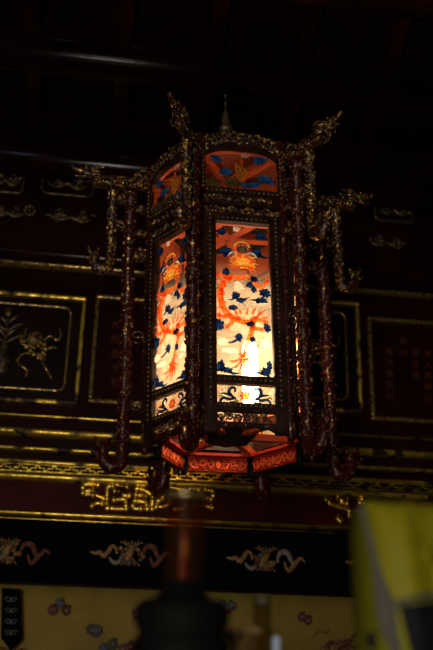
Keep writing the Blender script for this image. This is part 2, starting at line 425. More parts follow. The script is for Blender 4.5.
def carved_panel(px0, px1, py0, py1, label, kind, refx):
    Y = WY-.03
    x0, x1 = XW(px0, (py0+py1)/2, Y), XW(px1, (py0+py1)/2, Y); z1, z0 = ZW(refx, py0, Y), ZW(refx, py1, Y)
    t = empty('carved_wall_panel', ((x0+x1)/2, Y+.03, z0)); tag(t, label, 'wall panel')
    o = Vector(t.location)
    T = Matrix.Translation(-o)
    b = MB(); b.M = T; rect_frame(b, x0, x1, z0, z1, Y+.006, .022, .045); b.build('frame', m_gold if kind == 0 else m_oldgold, t, bevel=.008)
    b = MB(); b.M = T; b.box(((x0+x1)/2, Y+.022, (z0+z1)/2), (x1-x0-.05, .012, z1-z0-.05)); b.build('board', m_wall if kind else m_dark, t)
    if kind == 0:
        b = MB(); b.M = T; rect_frame(b, x0+.075, x1-.075, z0+.075, z1-.06, Y+.013, .008, .02, .04); b.build('inner_moulding', m_oldgold, t)
        s = (z1-z0)*1.15; cx = (x0+x1)/2; cz = (z0+z1)/2
        b = MB(); b.M = T @ Matrix.Translation((0, Y+.012, 0)); lotus_vase_relief(b, cx, cz-.02, s); b.build('vase_carving', m_dimgold, t)
        for sg in (-1, 1):
            b = MB(); b.M = T @ Matrix.Translation((0, Y+.012, 0))
            if sg < 0: b.M = b.M @ Matrix.Translation((2*cx, 0, 0)) @ Matrix.Diagonal((-1, 1, 1, 1))
            ribbon_relief(b, cx+.205*(x1-x0), cz, s); b.build('ribbon_carving', m_oldgold, t)
    else:
        b = MB(); b.M = T; rect_frame(b, x0+.055, x1-.055, z0+.06, z1-.06, Y+.014, .004, .01); b.build('inner_moulding', m_dark, t)
    return t, x0, x1, z0, z1, Y
carved_panel(-76, 83, 291, 401, 'gilt framed wall panel at far left carved with a vase and ribboned flowers', 0, 0)
t, x0, x1, z0, z1, Y = carved_panel(92, 203, 294.5, 403, 'red wall panel just left of the lantern with a column of gold characters', 1, 92)
for k, ch in enumerate('大越泰千秋'):
    p = W(115.5, 327.5 + k*14.6, Y); text_obj(ch, p.x, p.z, .052, Y+.008, m_script, t, 'inscription')
carved_panel(212, 361, 303, 414, 'gilt framed wall panel directly behind the lantern with rounded inner moulding', 0, 361)
t, x0, x1, z0, z1, Y = carved_panel(369, 480, 317, 420, 'dim red wall panel at far right bearing several faint columns of characters', 1, 369)
for cxp, y_, n_, st in ((390.5, 354, 5, 11), (404, 343, 2, 12), (416, 355, 3, 11), (428.5, 356, 5, 11)):
    for k in range(n_):
        p = W(cxp, y_ + k*st, Y); text_obj('春和日永人文山川天地清平年'[(int(cxp)+k*5) % 13], p.x, p.z, .044, Y+.008, m_script, t, 'inscription')

# upper register ornaments
def cloud_cartouche(px, py, w, h, label, seed, framed=False):
    rnd = random.Random(seed); Y = WY-.02
    c = W(px, py, Y); k = 4.35/FPX*1.05; w *= k; h *= k
    b = MB()
    for i in range(7):
        u = (i/6-.5)*w
        b.blob((u, -.006, rnd.uniform(-.2, .2)*h), (.12*w, .014, .13*h), 8, 5)
    for sg in (-1, 1):
        for q in (-1, 1):
            p = [(x_, -.008, z_) for x_, z_ in spiral(sg*w*.26, q*h*.22, .12*w, .02*w, rnd.uniform(0, 6), sg*1.3)]
            b.tube(p, .008, 6)
        p = spl([(0, -.008, -h*.1), (sg*w*.2, -.008, -h*.38), (sg*w*.42, -.006, -h*.28), (sg*w*.5, -.004, 0)], 5)
        b.tube(p, [.012*(1-.6*i/(len(p)-1)) for i in range(len(p))], 6)
    if framed:
        rect_frame(b, -w*.62, w*.62, -h*.75, h*.75, 0, .008, .02, .03)
    o = b.build('cloud_carving', m_dimgold, loc=(c.x, WY-.012, c.z)); tag(o, label, 'carving', 'gilt cloud carvings on the upper wall')
    return o
cloud_cartouche(6, 178, 30, 22, 'framed gilt cloud carving high on the wall at the far left edge', 1, True)
cloud_cartouche(68, 181, 44, 22, 'framed gilt cloud carving high on the wall above the short left drop', 2, True)
cloud_cartouche(8, 212, 30, 12, 'low gilt cloud carving at the left edge below the framed one', 3)
cloud_cartouche(71, 216, 46, 14, 'low gilt cloud carving left of the lantern between rosette and short drop', 4)
cloud_cartouche(394, 208, 36, 22, 'dim framed gilt cloud carving high on the right wall', 5, True)
cloud_cartouche(388, 242, 40, 13, 'dim low gilt cloud carving on the right wall under the framed one', 6)
b = MB()
for q in range(8): b.blob((.026*cos(q*pi/4), -.006, .026*sin(q*pi/4)), (.013, .010, .013))
b.blob((0, -.008, 0), .013)
c = W(30, 211, WY-.012); tag(b.build('rosette_carving', m_dimgold, loc=(c.x, WY-.012, c.z)), 'small round gilt rosette on the upper wall between two cloud carvings', 'carving')

# gilt fretwork on the red frieze
FY = WY-.112
def fretwork(px_list, label, ox=0):
    pts0 = W(px_list[0][0][0]+ox, px_list[0][0][1], FY)
    t = MB()
    for poly in px_list:
        p = [W(x+ox, y, FY) - pts0 for x, y in poly]
        q = [p[0]]
        for a, c in zip(p, p[1:]):
            for i in range(1, 4): q.append(a.lerp(c, i/3))
        t.tube(q, [.0125]*len(q), 6)
        for e in (p[0], p[-1]): t.blob(e + Vector((0, -.004, 0)), (.017, .014, .017))
    o = t.build('fretwork_carving', m_goldline, loc=pts0)
    return tag(o, label, 'carving')
LEFTF = [[(93, 491), (84, 491), (84, 494), (84, 495), (93, 495)],
         [(83, 488), (83, 484), (98, 485)], [(83, 493), (93, 494), (100, 497), (107, 500), (107, 508)], [(92, 506), (97, 503), (102, 504)],
         [(107, 499), (107, 487), (113, 486)], [(113, 483), (120, 486), (127, 487)], [(115, 491), (122, 492), (122, 495), (129, 496)],
         [(114, 500), (125, 499), (126, 506)], [(108, 508), (118, 509), (126, 509)], [(133, 506), (133, 509), (141, 509)], [(135, 501), (146, 502), (147, 509)],
         [(137, 489), (144, 490), (149, 493), (152, 497)], [(136, 495), (146, 496)], [(148, 486), (138, 485)], [(152, 497), (152, 509)], [(157, 490), (163, 491), (163, 500), (158, 501)],
         [(156, 507), (166, 507), (170, 503), (170, 495), (178, 496)], [(168, 487), (178, 489), (184, 492)], [(175, 509), (186, 509), (186, 500), (180, 501)],
         [(190, 489), (200, 490), (200, 497), (192, 497)], [(192, 505), (205, 506), (212, 508)], [(200, 497), (211, 499)], [(205, 490), (214, 491), (213, 496)]]
fretwork(LEFTF, 'gilt carved fretwork on the red frieze ending behind the amber lamp')
RIGHTF = [[(326, 500), (329, 499), (329, 504), (336, 506), (345, 509), (352, 511), (362, 512)], [(338, 497), (343, 498), (340, 502), (347, 504)],
          [(348, 498), (356, 499), (362, 499)], [(349, 511), (349, 516), (356, 517), (356, 521)], [(338, 519), (341, 515), (336, 518), (340, 521)], [(360, 503), (372, 505), (372, 512)], [(362, 518), (375, 519)]]
fretwork(RIGHTF, 'gilt carved fretwork on the red frieze partly hidden by the yellow bag')

# ================================================================== hangings below the frieze
VY = WY-.17
ztop, zbot = zz(518, VY), zz(583, VY)
def hanging(name, m, Y, z0, z1, x0, x1, amp, waves, seed, th=.006, sag=0):
    rnd = random.Random(seed); b = MB(); nx, nz = 160, 10
    ph = [rnd.uniform(0, 6) for _ in range(4)]
    vs = []; fs = []
    for s in (0, 1):
        for j in range(nz+1):
            for i in range(nx+1):
                u = i/nx; x = x0+(x1-x0)*u; f = j/nz
                off = amp*(.25+.75*f)*(sin(waves*u*6.28+ph[0])+.6*sin(waves*1.7*u*6.28+ph[1])+.4*sin(waves*3.1*u*6.28+ph[2]+f))
                vs.append((x, off + s*th, z1-(z1-z0)*f + sag*sin(waves*u*3+ph[3])*f))
    w = nx+1; n_ = (nz+1)*w
    for j in range(nz):
        for i in range(nx):
            a = j*w+i
            fs += [(a, a+w, a+w+1, a+1), (n_+a, n_+a+1, n_+a+w+1, n_+a+w)]
    for i in range(nx):
        a = nz*w+i; fs += [(i, i+1, n_+i+1, n_+i), (a, n_+a, n_+a+1, a+1)]
    b._add(vs, fs, True)
    return b.build(name, m, loc=(0, Y, 0))
val = empty('altar_valance', (0, VY, zbot)); tag(val, 'navy silk valance embroidered with gold dragons hanging under the gilt frieze', 'valance')
o = hanging('valance_cloth', m_navy, 0, 0, ztop-zbot, XL+.1, XR-.1, .0015, 9, 3); o.parent = val
b = MB(); b.tube([(XL+.1, 0, .003), (XR-.1, 0, .003)], .006, 8); b.build('hem', m_dark, val)
def embroidered_dragon(pxc, pyc, flip, mats, n):
    c = W(pxc, pyc, VY-.012) - Vector(val.location)
    k = 4.25/FPX*1.04; b = MB(); s = -1 if flip else 1
    def rib(pts, r, mi):
        b.mi = mi; p = spl([(s*a*k, 0, -d*k) for a, d in pts], 6); m_ = len(p)-1
        b.tube(p, [r*k*(.35+.75*sin(pi*min(1, (i+1)/(m_+1)*1.15)*.9))*.8 for i in range(m_+1)], 8, flat=.35)
    rib([(-38, 0), (-33, 1), (-29, 0), (-25, 3), (-21, -1), (-18, -6), (-14, -4), (-13, 1)], 3.0, 0)
    rib([(-20, 4), (-17, 8), (-13, 9), (-9, 6), (-8, 0), (-4, -5)], 2.6, 3 if flip else 2)
    rib([(38, 2), (34, -2), (30, 1), (26, 6), (22, 10), (19, 6), (18, 2)], 2.8, 0 if (flip or mats) else 1)
    rib([(27, 5), (24, 0), (21, -6), (15, -7), (12, -3), (11, 3)], 3.2, 2 if (flip or mats) else 1)
    b.mi = 0
    rnd = random.Random(n)
    b.blob((-2*k, -.003, -1*k), (4*k, .008, 9*k), 12, 6, Matrix.Rotation(.5, 3, 'Y'))
    for i in range(16):
        a = rnd.uniform(0, 6.28); q = rnd.uniform(5, 12)
        b.mi = rnd.choice((0, 0, 3, 1)); b.blob((q*k*cos(a), -.006, q*k*.85*sin(a)), (2.6*k, .006, 2.2*k), 8, 5)
    b.mi = 0
    for a in range(7): b.tube(spl([(0, -.004, 4*k), ((a-3)*3*k, -.006, 10*k), ((a-3)*3.4*k, -.004, (9+(a % 2)*3)*k)], 4), .7*k, 5)
    for a in range(5): b.tube(spl([(0, -.004, -4*k), ((a-2)*3*k, -.006, -9*k), ((a-2)*4.4*k, -.004, -11*k)], 4), .8*k, 5)
    b.build('embroidered_dragon', [m_silkgold, m_silkpink, m_silkwhite, m_silkgreen], val, loc=c)
embroidered_dragon(8, 551, False, 0, 1); embroidered_dragon(131, 553.5, False, 0, 2); embroidered_dragon(266, 559, False, 1, 3); embroidered_dragon(384, 563, False, 0, 4)
embroidered_dragon(-115, 548, True, 0, 5)

CY = WY-.12
zc0 = .55; zc1 = zz(578, CY)
cur = empty('altar_curtain', (0, CY, zc0)); tag(cur, 'pale yellow brocade curtain with embroidered clouds below the navy valance', 'curtain')
o = hanging('curtain_cloth', m_ycloth, 0, 0, zc1-zc0, XL+.1, XR-.1, .0045, 9, 11); o.parent = cur
def knot(pxc, pyc, r, m, parts):
    c = W(pxc, pyc, CY-.022) - Vector(cur.location); k = 4.3/FPX*1.02; b = MB()
    for (dx, dz, mi) in parts:
        b.mi = mi
        p = [(dx*k+a, 0, -dz*k+q) for a, q in spiral(0, 0, r*k*1.0, r*k*.2, 1+dx, 1.6, 18)]
        b.tube(p, r*k*.30, 6, flat=.5); b.mi = 4; b.blob((dx*k, -.003, -dz*k), (r*k*.3, .004, r*k*.3))
    b.build('cloud_embroidery', [m_silkblue, m_silkred, m_silkpink, m_silkgreen, m_silkwhite], cur, loc=c)
knot(60, 607, 4.6, 0, ((-6, 3, 1), (0, -3, 0), (6, 3, 2))); knot(93, 630, 5, 0, ((-2, 0, 3), (3, 0, 0)))
knot(113, 646, 5, 0, ((-9, 2, 0), (0, -1, 3), (9, 2, 1), (16, 0, 2))); knot(140, 611, 5, 0, ((-3, 2, 1), (4, -2, 2), (4, 5, 1)))
knot(225, 605, 4.6, 0, ((-4, -1, 0), (2, 3, 1), (7, 0, 0))); knot(302, 617, 4.4, 0, ((0, 0, 1), (6, 3, 2)))
b = MB(); c = W(340, 647, CY-.02) - Vector(cur.location); k = 4.3/FPX
for i in range(40):
    rnd = random.Random(i); a = rnd.uniform(0, pi); q = rnd.uniform(2, 16); b.mi = i % 3
    b.blob((q*1.1*k*cos(a), 0, (q*.7*sin(a)-4)*k), (2.6*k, .005, 2.0*k))
b.tube(spl([(4*k, 0, 2*k), (12*k, -.003, 8*k), (18*k, 0, 14*k)], 5), 2*k, 6)
b.build('dragon_embroidery', [m_silkred, m_silkpink, m_silkgold], cur, loc=c)
b = MB(); c = W(322, 633, CY-.02) - Vector(cur.location)
b.tube(spl([(-8*k, 0, -3*k), (-2*k, -.003, 2*k), (5*k, 0, 0), (7*k, 0, 4*k)], 5), .8*k, 6); b.build('cloud_embroidery', m_silkgold, cur, loc=c)

# dark pointed pennant at the left
PY = WY-.20
pts = [W(2, 588, PY), W(20, 589, PY), W(21, 640, PY), W(11, 651, PY), W(1, 638, PY)]
pn = empty('hanging_pennant', pts[3]); tag(pn, 'narrow black pointed pennant hanging over the pale yellow curtain', 'pennant')
b = MB(); b.plate([(p.x-pts[3].x, p.z-pts[3].z) for p in pts], -.003, .003); b.build('pennant_cloth', m_navy, pn)
b = MB(); k = 4.25/FPX
for i, q in enumerate((600, 611, 622, 633)):
    c = W(11, q, PY) - pts[3]
    b.mi = i % 2
    for sg in (-1, 1): b.tube([(c.x+sg*a, -.007, c.z+d) for a, d in spiral(3*k, 0, 3*k, .6*k, 0, 1.2, 10)], .7*k, 5)
    b.blob((c.x, -.007, c.z), (1.6*k, .004, 2.4*k))
b.build('pennant_embroidery', [m_silkblue, m_silkgreen], pn)
b = MB(); e = W(23, 649, PY)-pts[3]; z_ = W(11, 652, PY)-pts[3]; a_ = W(-1, 647, PY)-pts[3]
b.tube([(a_.x, 0, a_.z), (z_.x, 0, z_.z-.004), (e.x, 0, e.z)], .005, 6); b.build('pennant_trim', m_silkred, pn)

# ================================================================== the lantern
LH = 2.95; LZ0 = 2.35
d = CM.to_3x3() @ Vector(((230-216.5)/FPX, -(440-325)/FPX, -1)); hd = Vector((d.x, d.y, 0)).normalized()
LANT = Vector((hd.x*LH, hd.y*LH, LZ0))
lan = empty('palace_lantern', LANT)
tag(lan, 'six-sided red and gold hanging lantern with glowing painted dragon glass', 'lantern')
TILT = .030
lan.matrix_world = Matrix.Translation(LANT) @ Matrix.Rotation(-TILT, 4, hd) @ Matrix.Rotation(R(3.0), 4, 'Z')
HR = .285; AP = HR*cos(pi/6)
FACE = [R(60*k) for k in range(6)]
CORN = [R(-60+60*k) for k in range(6)]

def six(build, name, mats, angs, parent=lan, bevel=0):
    b = MB(); build(b); o = b.build(name, mats, parent, rot=(0, 0, angs[0]), bevel=bevel)
    return [o] + [cp(o, parent, (0, 0, a)) for a in angs[1:]]
def face(b): b.M = Matrix.Translation((0, -AP, 0))

# --- heights above the lantern's base
Z_AP0, Z_AP1 = -.005, .065
Z_L0, Z_L1 = .078, .141
Z_M0, Z_M1 = .1675, .715
Z_U0, Z_U1 = .842, 1.005
PW = .093; FW = .134; UW = .130

def side_frame(b):
    face(b)
    for sg in (-1, 1):
        b.mi = 0
        b.box((sg*(PW+FW)/2, 0, (Z_AP1-.08+Z_M1+.03)/2), (FW-PW, .026, Z_M1+.03-Z_AP1+.08))
        b.box((sg*(PW+.005), -.014, (Z_L0+Z_M1)/2), (.006, .008, Z_M1-Z_L0+.02))
        b.box((sg*(FW-.004), -.014, (Z_AP1+Z_M1)/2), (.006, .008, Z_M1-Z_AP1))
        b.mi = 1
        z = Z_AP1+.01
        while z < Z_M1+.02:
            b.blob((sg*(PW+.020), -.014, z), (.0045, .004, .0055), 6, 4); z += .0165
    for z0, z1 in ((Z_L0-.018, Z_L0), (Z_L1, Z_M0), (Z_M1, Z_M1+.022)):
        b.mi = 0; b.box((0, 0, (z0+z1)/2), (2*PW, .0262, z1-z0))
        b.mi = 1; x = -PW+.008
        while x < PW:
            b.blob((x, -.014, (z0+z1)/2), (.0055, .004, .0045), 6, 4); x += .0165
frames = six(side_frame, 'side_frame', [m_frame, m_bead], FACE)

def main_pane(b): b.M = Matrix.Translation((0, -AP, 0)); b.box((0, .004, (Z_M0+Z_M1)/2), (2*PW, .003, Z_M1-Z_M0))
def low_pane(b): b.M = Matrix.Translation((0, -AP, 0)); b.box((0, .004, (Z_L0+Z_L1)/2), (2*PW, .003, Z_L1-Z_L0))
ARC = [(x/10*UW, Z_U1 - .002 - .036*abs(x/10)**3.5) for x in range(-10, 11)]
def up_pane(b):
    face(b); b.strip(ARC, [(x, Z_U0) for x, z in ARC], .002, .005)
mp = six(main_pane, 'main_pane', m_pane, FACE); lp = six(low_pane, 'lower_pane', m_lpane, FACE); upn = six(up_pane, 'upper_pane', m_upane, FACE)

# --- paintings (in the place of the front pane in the frame)
def P(x, y):
    c = 242.5+(y-225)*.014; w = 57+(y-225)*.015
    return ((x-c)/w*2*PW, Z_M1-(y-225)/153*(Z_M1-Z_M0))
PX = 2*PW/57
LAY = [0]
def lay():
    LAY[0] += 1
    y = -.00015*LAY[0]
    return (y,)
def ribbon(b, pts, w):
    """px polyline with px widths -> band"""
    p = spl([(*P(x, y), ww) for (x, y), ww in zip(pts, w)], 6)
    top = []; bot = []
    for i, (x, z, ww) in enumerate(p):
        a, c = p[max(i-1, 0)], p[min(i+1, len(p)-1)]
        t = Vector((c[0]-a[0], c[1]-a[1])); t.normalize()
        top.append((x-t.y*ww*PX/2, z+t.x*ww*PX/2)); bot.append((x+t.y*ww*PX/2, z-t.x*ww*PX/2))
    b.filmstrip(top, bot, *lay())
def cloud(b, x, y, rx, ry, lobes=7, rot=0, seed=0):
    cx, cz = P(x, y); n = lobes*5; pts = []
    rnd = random.Random(seed+int(x*7+y)); am = [rnd.uniform(.75, 1.12) for _ in range(lobes)]
    for i in range(n):
        a = 2*pi*i/n; l = int(i/5) % lobes; q = (i % 5)/5
        r = am[l]*(.74+.30*sin(pi*q)); u, v = rx*PX*r*cos(a), ry*PX*r*sin(a)
        pts.append((cx+u*cos(rot)-v*sin(rot), cz+u*sin(rot)+v*cos(rot)))
    b.film(pts, *lay())
def dab(b, x, y, rx, ry, rot=0, n=10):
    cx, cz = P(x, y); pts = []
    for i in range(n):
        a = 2*pi*i/n; u, v = rx*PX*cos(a), ry*PX*sin(a); pts.append((cx+u*cos(rot)-v*sin(rot), cz+u*sin(rot)+v*cos(rot)))
    b.film(pts, *lay())

def dragon(b):
    b.M = Matrix.Translation((0, -AP+.002, 0)); LAY[0] = 0
    body = [(250, 279), (240, 281.5), (231, 281), (223, 287), (219.5, 296), (220.5, 307), (225, 316), (233, 322), (242, 325), (250, 326), (252, 333), (249, 341), (246, 348), (245, 354), (243, 360)]
    wid = [5, 5.6, 6, 6.4, 6.6, 6.4, 6.2, 5.8, 5.8, 6, 5, 4.2, 3.6, 3.4, 4]
    b.mi = 0; ribbon(b, body, wid)
    b.mi = 2; ribbon(b, [(x+1.6, y+.6) for x, y in body[1:13]], [1.6]*12)
    # back fins
    for i in range(2, 13):
        x, y = body[i]; px, py = body[i-1]; t = Vector((x-px, y-py)).normalized(); s = 1
        nx, ny = t.y, -t.x
        b.mi = 1; ribbon(b, [(x-nx*-3, y-ny*-3), (x+nx*6.4-t.x*2, y+ny*6.4-t.y*2)] if False else [(x+nx*3, y+ny*3), (x+nx*6.5+t.x*1.5, y+ny*6.5+t.y*1.5)], [2.6, .4])
    # tail flames
    for pts in ([(243, 358), (238, 362), (233, 364), (228, 363)], [(243, 360), (239, 365), (235, 369), (231, 370)], [(243, 361), (241, 368), (238, 374)], [(244, 361), (244, 369), (241, 375)],
                [(245, 360), (248, 365), (249, 371)], [(246, 359), (250, 363), (253, 364)], [(246, 357), (251, 359), (255, 362)]):
        b.mi = 1; ribbon(b, pts, [2.8]+[2.0]*(len(pts)-2)+[.5])
    b.mi = 1; cloud(b, 243, 357, 4.5, 4.2, 7)
    # legs with claws
    for pts, tips in (([(231, 284), (225, 282), (219, 280), (216, 281)], [(213.5, 277), (213, 281), (214.5, 285), (219, 275)]),
                      ([(252, 281), (258, 288), (263, 290), (268, 284)], [(271, 280), (272, 284), (268, 279), (264, 285)]),
                      ([(231, 321), (223, 322), (219, 321)], [(214, 318), (214, 322), (216, 327), (218, 315)]),
                      ([(250, 325), (259, 323), (266, 325)], [(271, 321), (272, 326), (270, 331), (266, 319)]),
                      ([(234, 323), (229, 329), (226, 331)], [(222, 330), (224, 335), (228, 335)]),
                      ([(251, 329), (257, 332), (262, 331)], [(266, 333), (264, 336), (260, 336)])):
        b.mi = 0; ribbon(b, pts, [5.5]+[4.4]*(len(pts)-2)+[3.0])
        for tx, ty in tips: b.mi = 1; ribbon(b, [pts[-1], (tx, ty)], [2.4, .5])
    # flames along the haunches
    for x, y, dx, dy in ((236, 320, -2, -7), (246, 319, 2, -8), (252, 318, 5, -7), (258, 319, 7, -5), (240, 319, -1, -6), (262, 321, 7, -1), (224, 289, -6, -4), (222, 305, -6, 1), (221, 312, -7, 3), (256, 322, 8, -8)):
        b.mi = random.choice((0, 1)); ribbon(b, [(x, y), (x+dx*.5, y+dy*.6), (x+dx, y+dy)], [3.2, 2.2, .4])
    b.mi = 1; cloud(b, 221, 298, 2.6, 5.0, 7); cloud(b, 238, 323, 3, 3, 7); cloud(b, 254, 322, 3.4, 3, 7)
    # mane
    for i in range(17):
        a = R(-215 + i*15.6); r0, r1 = 8, 13.5 + 2.5*(i % 2)
        cx, cy = 242.5, 268
        b.mi = (1, 0, 2)[i % 3]
        ribbon(b, [(cx+r0*.9*cos(a), cy+r0*.8*sin(a)), (cx+r0*1.25*cos(a+.1), cy+r0*1.15*sin(a+.1)), (cx+r1*1.06*cos(a+.22), cy+r1*.95*sin(a+.22))], [4, 3, .5])
    # crest fan
    b.mi = 1; cloud(b, 241.5, 253.5, 9.5, 6.5, 11)
    for i in range(9):
        a = R(200 + i*17.5); b.mi = 2; dab(b, 241.5+8.2*cos(a), 253+7*sin(a), 1.5, 1.2, 0, 6)
    b.mi = 4; dab(b, 241.5, 254, 5.6, 4.4); b.mi = 2; dab(b, 241.5, 254.5, 3.2, 3.0)
    b.mi = 3
    for sg in (-1, 1):
        ribbon(b, [(242+sg*3, 260), (242+sg*8, 257), (242+sg*13, 259), (242+sg*15, 262)], [2.5, 2.2, 1.8, .6])
        ribbon(b, [(242+sg*4, 262), (242+sg*9, 262), (242+sg*13, 265)], [2, 1.8, .6])
    # face
    b.mi = 2; cloud(b, 242.5, 267.5, 8.4, 8.2, 9)
    for sg in (-1, 1):
        b.mi = 3; dab(b, 242.5+sg*3.5, 265.5, 1.9, 1.4); b.mi = 5; dab(b, 242.5+sg*3.5, 265.6, .8, .8, 0, 6)
        b.mi = 0; ribbon(b, [(242.5+sg*1.5, 263.5), (242.5+sg*4, 262), (242.5+sg*7, 263.5)], [1.2, 1.3, .4])
        b.mi = 2; ribbon(b, [(242.5+sg*6, 271), (242.5+sg*10, 270), (242.5+sg*13, 266)], [2, 1.8, .4])
    b.mi = 0; dab(b, 242.5, 271.2, 5.2, 1.2); b.mi = 3; dab(b, 242.5, 269.5, 2.0, 1.4)
    b.mi = 5; dab(b, 242.5, 275, 3.8, .8)
def clouds(b):
    b.M = Matrix.Translation((0, -AP+.002, 0)); LAY[0] = 30
    b.mi = 0
    cl = [(220.5, 235.5, 6, 5, 7), (262, 237.5, 7.2, 4.2, 7), (226.5, 257, 7.5, 5.2, 8), (257.5, 256, 7, 5.5, 8), (225.5, 276.5, 4.2, 4.6, 6), (255, 282.5, 5, 4, 7),
          (250, 288.5, 4.2, 4, 6), (266, 296, 6, 5.4, 8), (262, 303.5, 7, 4, 7), (235.5, 300, 5.5, 4.2, 7), (241, 304.5, 6, 3, 6), (232, 312.5, 6, 3.4, 7), (218, 330.5, 4.8, 7, 7),
          (250.5, 327.5, 6, 3.4, 7), (267.5, 330.5, 4.4, 5, 7), (238.5, 341, 5, 4.8, 7), (252.5, 343, 4.2, 4.2, 7), (219.5, 369.5, 5.2, 6.4, 7), (226, 373, 6, 4, 7), (266, 373, 7, 5, 8), (270, 367, 3.5, 6, 6), (254, 293, 4, 4, 6)]
    for c in cl: b.mi = 0; cloud(b, *c)
    for pts, w in (([(226, 259), (220, 258), (215, 258)], [3, 2, .4]), ([(259, 258), (266, 260), (273, 259)], [3, 2.4, .4]), ([(236, 302), (231, 305), (227, 305)], [2.4, 1.6, .4]),
                   ([(240, 304), (246, 303), (250, 301)], [2.4, 1.5, .4]), ([(262, 305), (255, 304), (249, 304)], [3, 2, .4]), ([(236, 344), (230, 347), (224, 347)], [2.8, 2, .4]),
                   ([(227, 374), (233, 376), (240, 375)], [4, 2.4, .4]), ([(264, 375), (258, 374), (253, 375)], [3.6, 2.2, .4]), ([(262, 239), (267, 241), (270, 240)], [2, 1.4, .4])):
        ribbon(b, pts, w)
    b.mi = 1
    for x, y, rx, ry in ((226, 255, 4, 2.4), (258, 254, 3.8, 2.6), (249, 257, 3.4, 1.8), (220, 234.5, 3, 2.2), (263, 236.6, 3.4, 1.8), (232, 258, 2.4, 1.8), (266, 294, 2.6, 2), (238, 339, 2, 1.6)): cloud(b, x, y, rx, ry, 6)
    b.mi = 2
    cloud(b, 236, 232.5, 4.6, 3.2, 7); cloud(b, 238, 292, 5.5, 6.0, 12)
    for x, y, rx, ry in ((221, 347, 6, 5), (229, 355, 8, 3.5), (266, 346, 5.5, 7), (262, 354, 5, 3)): b.mi = 2; cloud(b, x, y, rx, ry, 8)
DP = [p_orange, p_red, p_yellow, p_pale, p_teal, p_dot]
m_dr = MB(); dragon(m_dr); m_cl = MB(); clouds(m_cl)
dob = m_dr.build('dragon_painting', DP, mp[0]); cob = m_cl.build('cloud_painting', [p_blue, p_teal, p_pale], mp[0])
for p in mp[1:]: cp(dob, p); cp(cob, p)

def scrollflower(b):
    b.M = Matrix.Translation((0, -AP+.002, 0)); LAY[0] = 0
    S = PX*1.0; cz = (Z_L0+Z_L1)/2-.004
    def Q(x, z): return (x*S, cz+z*S)
    def rb(pts, w):
        p = spl([(*Q(x, z), ww) for (x, z), ww in zip(pts, w)], 5); top = []; bot = []
        for i, (x, z, ww) in enumerate(p):
            a, c = p[max(i-1, 0)], p[min(i+1, len(p)-1)]; t = Vector((c[0]-a[0], c[1]-a[1])).normalized()
            top.append((x-t.y*ww*S/2, z+t.x*ww*S/2)); bot.append((x+t.y*ww*S/2, z-t.x*ww*S/2))
        b.filmstrip(top, bot, *lay())
    for sg in (-1, 1):
        b.mi = 0
        rb([(sg*9, -4), (sg*13, -1), (sg*16, 3), (sg*14.5, 7), (sg*11, 7.5), (sg*9.5, 5), (sg*11.5, 3.8)], [2, 3, 3.2, 3, 2.6, 2, 1.2])
        rb([(sg*11, -3), (sg*16, -4), (sg*21, -3), (sg*24.5, -5.5), (sg*23, -8), (sg*20, -7)], [2, 3, 2.8, 2.4, 2, 1])
        rb([(sg*15, 0), (sg*20, 1.5), (sg*24, 1)], [2.6, 2.2, .5])
        b.mi = 2
        rb([(sg*7, -5), (sg*11, -7), (sg*16, -6.5)], [1.5, 3, .5]); rb([(sg*22, -2), (sg*25, -1), (sg*26.5, -3)], [1.4, 1.8, .4])
    b.mi = 1
    for k in range(8):
        a = k*pi/4; rb([(3*cos(a), 3*sin(a)), (5.6*cos(a), 5.4*sin(a))], [3.6, .8])
    b.mi = 4; b.film([Q(4*cos(a*.6283), 4*sin(a*.6283)) for a in range(10)], *lay())
    b.mi = 3; b.film([Q(2*cos(a*.6283), 2*sin(a*.6283)) for a in range(10)], *lay())
sf = MB(); scrollflower(sf); sfo = sf.build('flower_painting', [p_blue, p_dot, p_green, p_yellow, p_orange], lp[0])
for p in lp[1:]: cp(sfo, p)

def figure(b):
    b.M = Matrix.Translation((0, -AP, 0)); LAY[0] = 0
    Z = Z_U0; k = (Z_U1-Z_U0)/45
    def pl(pts, mi): b.mi = mi; b.film([(x*k*.72, Z+z*k*.94) for x, z in pts], *lay())
    pl([(-5, 12), (4, 12), (5, 18), (4, 28), (0, 31), (-5, 28), (-7, 22)], 0)           # robe
    pl([(-7, 21), (-3, 28), (-5, 33), (-8, 32), (-9, 26)], 0)                             # sleeve
    pl([(3, 20), (9, 18), (10, 24), (6, 27), (3, 27)], 0)                                 # sleeve
    pl([(1, 3), (5, 3), (4, 13), (-2, 14)], 1)                                            # skirt fall
    pl([(0, 31), (2, 31), (3, 33.5), (1, 36), (-1.5, 35), (-2, 32.5)], 2)                 # head
    pl([(-3, 34.5), (3.5, 34.5), (1.5, 38), (-1, 38)], 1)                                 # hat
    pl([(8, 24), (9, 24), (14, 30), (13, 31)], 0)
